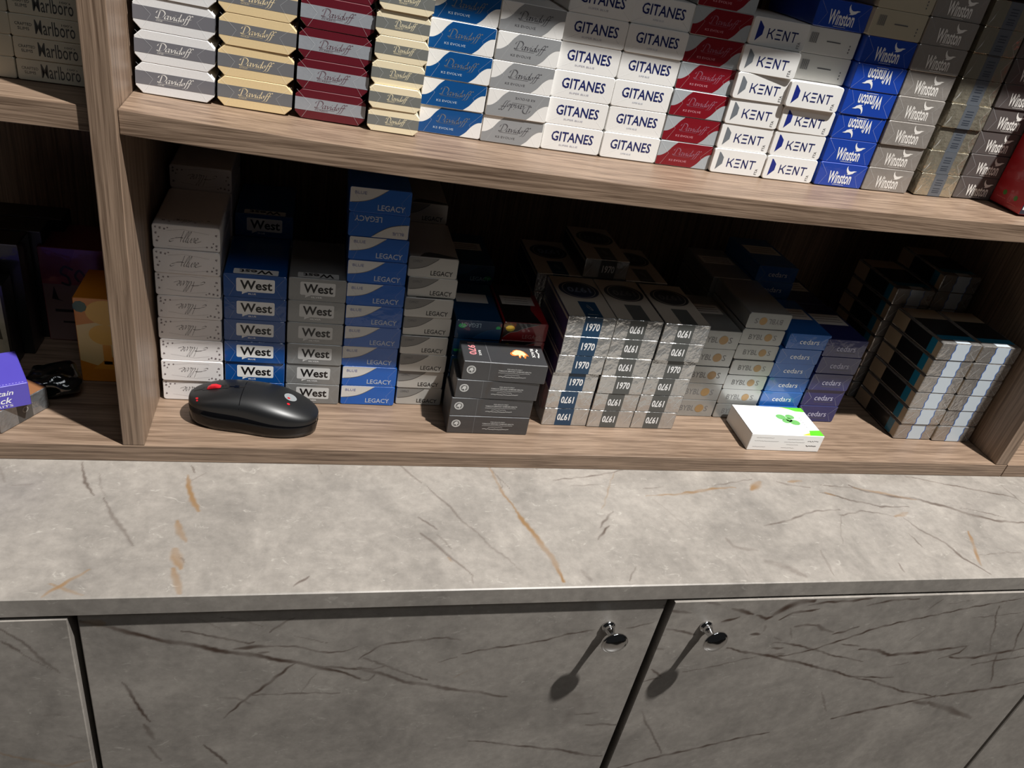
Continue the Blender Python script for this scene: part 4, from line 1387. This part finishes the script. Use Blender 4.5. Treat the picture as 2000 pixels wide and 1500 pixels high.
def on_shell(s, yfrac, lift=.0002):
    hw = m_hw(s)
    zs = min(m_seam(s), m_top(s)-.001)
    ca = min(.999, abs(yfrac))**(1/.85)
    z = zs+(m_top(s)-zs)*math.sqrt(1-ca*ca)**.62
    return ((s-.5)*LM, yfrac*hw, z+lift)


def shell_ribbon(name, path, w, m):
    """path of (s, yfrac) drawn on the shell"""
    vv, ff = [], []
    for i, (s, y) in enumerate(path):
        a, b = path[max(0, i-1)], path[min(len(path)-1, i+1)]
        ds, dy = (b[0]-a[0])*LM, (b[1]-a[1])*WM/2
        l = math.hypot(ds, dy) or 1
        os_, oy_ = -dy/l*w/2/LM, ds/l*w/2/(WM/2)
        vv += [on_shell(s+os_, y+oy_), on_shell(s-os_, y-oy_)]
    for i in range(len(path)-1):
        ff.append((2*i, 2*i+1, 2*i+3, 2*i+2))
    link(name, mesh_from(name, vv, ff, m), MB)


shell_ribbon('button_gap', [(.03+.39*i/14, .0) for i in range(15)], .0016, MGLOSS)
shell_ribbon('button_gap', [(.42, -.97+1.94*i/20) for i in range(21)], .0006, MGLOSS)
shell_ribbon('wheel_slot', [(.10+.20*i/10, .0) for i in range(11)], .0072, MGLOSS)
n = 28
vv, ff = [], []
for k, (yy, rr) in enumerate(((-.0024, .0080), (-.0018, .0092), (.0018, .0092), (.0024, .0080))):
    for i in range(n):
        a = 2*math.pi*i/n
        rj = rr*(1.0 if i % 2 else .975)
        vv.append((rj*math.cos(a), yy, rj*math.sin(a)))
for k in range(3):
    for i in range(n):
        a, b = k*n+i, k*n+(i+1) % n
        ff.append((a, b, b+n, a+n))
ff += [tuple(range(n))[::-1], tuple(range(3*n, 4*n))]
o = link('scroll_wheel', mesh_from('scroll_wheel', vv, ff, MRED), MB)
pz = on_shell(.20, 0)
o.location = (pz[0], 0, pz[2]-.0066)
o['label'] = 'red scroll wheel'
shell_ribbon('mode_button', [(.345+.045*i/5, .0) for i in range(6)], .0045, MGLOSS)


def shell_disc(name, s, y, r, m, lift=.00025, n=18):
    vv = [on_shell(s, y, lift)]+[on_shell(s+r/LM*math.cos(2*math.pi*i/n), y+r/(WM/2)*math.sin(2*math.pi*i/n), lift) for i in range(n)]
    link(name, mesh_from(name, vv, [(0, 1+i, 1+(i+1) % n) for i in range(n)], m), MB)


shell_disc('logo_print', .775, .08, .0058, mat('logo_grey', (136, 140, 142), rough=.4))
shell_disc('logo_print', .765, -.02, .0013, MRED, .0004)
shell_disc('logo_print', .775, -.36, .0014, MRED)
shell_disc('logo_print', .085, -.72, .0014, MRED)
shell_disc('logo_print', .092, -.84, .0010, MRED)

# ------------------------------------------------------------------ left bay, lower shelf
a, b = U(3, 848, 2, 0), U(97, 795, 2, 0)
ang = math.atan2(b.y-a.y, b.x-a.x)
w, h = (b-a).length*1000, 22.0
k = Kind(w, h, 60, foil('pewter_foil', (150, 152, 154)), 'sharp', .6)
k.add('band', paper('charcoal_band', (70, 68, 66)), rect(w*.36, .3, w*.66, h-.3))
k.add('wordmark', ink('dim_print', (150, 146, 140)), join(ring(w*.52, h*.5, 2.2, 3.0, 12)), layer=2)
k.add('top_panel', paper('tan_board', (140, 96, 64)), rect(.4, .6, w-.4, 59), 'top')
put(k, Vector(((a.x+b.x)/2, (a.y+b.y)/2, h/2000+.0003)), (0, 0, ang), 'pewter foil pack under the purple pack in the left bay', None)
c = U(62, 790, 2, .0225)
w2, h2 = 84.0, 23.0
ang2 = math.radians(26)
k = Kind(w2, h2, 56, paper('purple_board', (84, 74, 178), coat=.6), 'sharp', .6)
k.add('wordmark', WHITEI, join(fit(text('Captain', .01, .3), w2*.58, h2*.52, w2*.86, h2*.80), fit(text('Black', .01, .3), w2*.60, h2*.24, w2*.84, h2*.50)), layer=2)
k.add('small_lettering', WHITEI, fit(text('SPIRITS'), w2*.60, h2*.08, w2*.84, h2*.18), layer=2)
k.add('line_print', ink('lilac_dash', (150, 142, 220)), join(*[rect(3+i*2.4, 2.0, 4.3+i*2.4, 2.9) for i in range(33)]), 'top')
ux, uy = math.cos(ang2), math.sin(ang2)
put(k, Vector((c.x-ux*w2/2000, c.y-uy*w2/2000, .0226+h2/2000)), (0, 0, ang2), 'purple cigarillo pack with white script lying on a foil pack', None)


def carton(label, x, y, w, h, L, m, deco, rz=0.0, zb=0.0, name='carton'):
    kk = Kind(w, h, L, m, 'sharp', .8, .5, name=name)
    deco(kk)
    o = bpy.data.objects.new(name, kk.mesh)
    o.location = (x+w/2000, y, zb+h/2000+.0004)
    o.rotation_euler = (0, 0, rz)
    COL.objects.link(o)
    tag(o, label, 'carton')
    for pn, me, lb in kk.parts:
        cc = bpy.data.objects.new(pn, me)
        COL.objects.link(cc)
        cc.parent = o
    return o


def deco_orange(k):
    w, h = k.w, k.h
    k.add('front_panel', paper('lemon_panel', (226, 196, 130)), poly([(.6, h*.68), (w*.3, h*.72), (w-.6, h*.70), (w-.6, h*.30), (w*.72, h*.22), (w*.5, h*.34), (w*.3, h*.20), (.6, h*.26)]))
    k.add('fruit_print', paper('amber_fruit', (232, 176, 60)), join(disc(w*.5, h*.84, 17, 13, 20), disc(w*.46, h*.58, 14, 11, 20)), layer=2)
    k.add('glass_print', paper('amber_glass', (226, 150, 40)), join(rect(w*.40, h*.22, w*.54, h*.46), poly([(w*.2, h*.16), (w*.76, h*.16), (w*.54, h*.26), (w*.40, h*.26)])), layer=2)
    k.add('leaf_print', paper('dark_leaf', (40, 84, 60)), join(disc(w*.10, h*.9, 6, 6, 9), rect(w*.8, h*.44, w*.96, h*.62)), layer=2)


carton('amber carton with fruit print standing behind the upright', -.0735, .1000, 53, 91, 60, paper('amber_carton', (214, 130, 30)), deco_orange)


def deco_pink(k):
    w, h = k.w, k.h
    k.add('front_panel', paper('rosewood_panel', (120, 96, 92)), rect(.8, .8, w-.8, h*.62))
    k.add('flower_print', paper('dark_rose', (110, 26, 40)), poly([(.8, h-.8), (w*.45, h-.8), (w*.32, h*.72), (.8, h*.66)]), layer=1)
    k.add('wordmark', BLACKI, join(ribbon(smooth_pts([(w*.24, h*.64), (w*.34, h*.62), (w*.33, h*.70), (w*.25, h*.74), (w*.30, h*.81), (w*.40, h*.78)], 4), 2.4), ribbon(smooth_pts([(w*.46, h*.66), (w*.42, h*.72), (w*.48, h*.78), (w*.54, h*.70), (w*.48, h*.64), (w*.58, h*.62)], 4), 2.2), ribbon(smooth_pts([(w*.60, h*.63), (w*.64, h*.72), (w*.68, h*.64), (w*.76, h*.76)], 4), 2.0)), layer=2)
    k.add('small_lettering', BLACKI, join(rect(w*.12, h*.32, w*.8, h*.35), rect(w*.2, h*.2, w*.8, h*.22), poly([(w*.1, h*.46), (w*.14, h*.60), (w*.18, h*.46), (w*.24, h*.44)])), layer=2)


carton('rose carton with black lettering behind the amber carton', -.1215, .1750, 74, 104, 60, paper('rose_carton', (128, 52, 56)), deco_pink)


def deco_photo(k):
    w, h = k.w, k.h
    k.add('front_panel', paper('pale_photo', (176, 172, 150), mottle=.4, bscale=80), rect(w*.35, 4, w-3, h-3))
    k.add('side_panel', paper('photo_dark', (70, 70, 58), mottle=.4), poly([(w*.4, h*.4), (w*.9, h*.35), (w*.88, h*.6), (w*.6, h*.7)]), layer=2)


carton('black carton with pale printed panel at the left bay', -.2060, .1180, 70, 89, 24, paper('soot_carton', (24, 26, 24)), deco_photo)
for i in range(3):
    carton(f'tall black carton edged in grey, {["nearest the shelf edge", "middle of its row", "closest to the back panel"][i]}', -.2050+.006*i, .1450+.034*i, 78+4*i, 118, 30, paper('soot_carton', (24, 26, 24)),
           lambda k: k.add('line_print', ink('dim_grey_line', (110, 112, 112)), rect(1, k.h-1.6, k.w-1, k.h-.6), 'front'))

# glossy black pouch on the floor of the left bay
bm = bmesh.new()
bmesh.ops.create_icosphere(bm, subdivisions=4, radius=1)
rr = random.Random(5)
ph = [(Vector((rr.uniform(-1, 1), rr.uniform(-1, 1), rr.uniform(-1, 1))).normalized()*rr.uniform(3, 9), rr.uniform(0, 6)) for _ in range(14)]
for v in bm.verts:
    d = 1+sum(math.sin(v.co.dot(q)+p)*.045 for q, p in ph)
    v.co = Vector((v.co.x*.024*d, v.co.y*.018*d, max(-.0135, v.co.z*.0150*d)))
pc = U(122, 735, 2, .012)
o = bm_obj('tobacco_pouch', bm, mat('black_plastic_film', (14, 20, 20), rough=.12, coat=1.0, bump=.5, bscale=120), smooth=True)
o.location = (pc.x-.004, .0785, .0139)
tag(o, 'crumpled glossy black plastic pouch on the left bay floor', 'pouch')
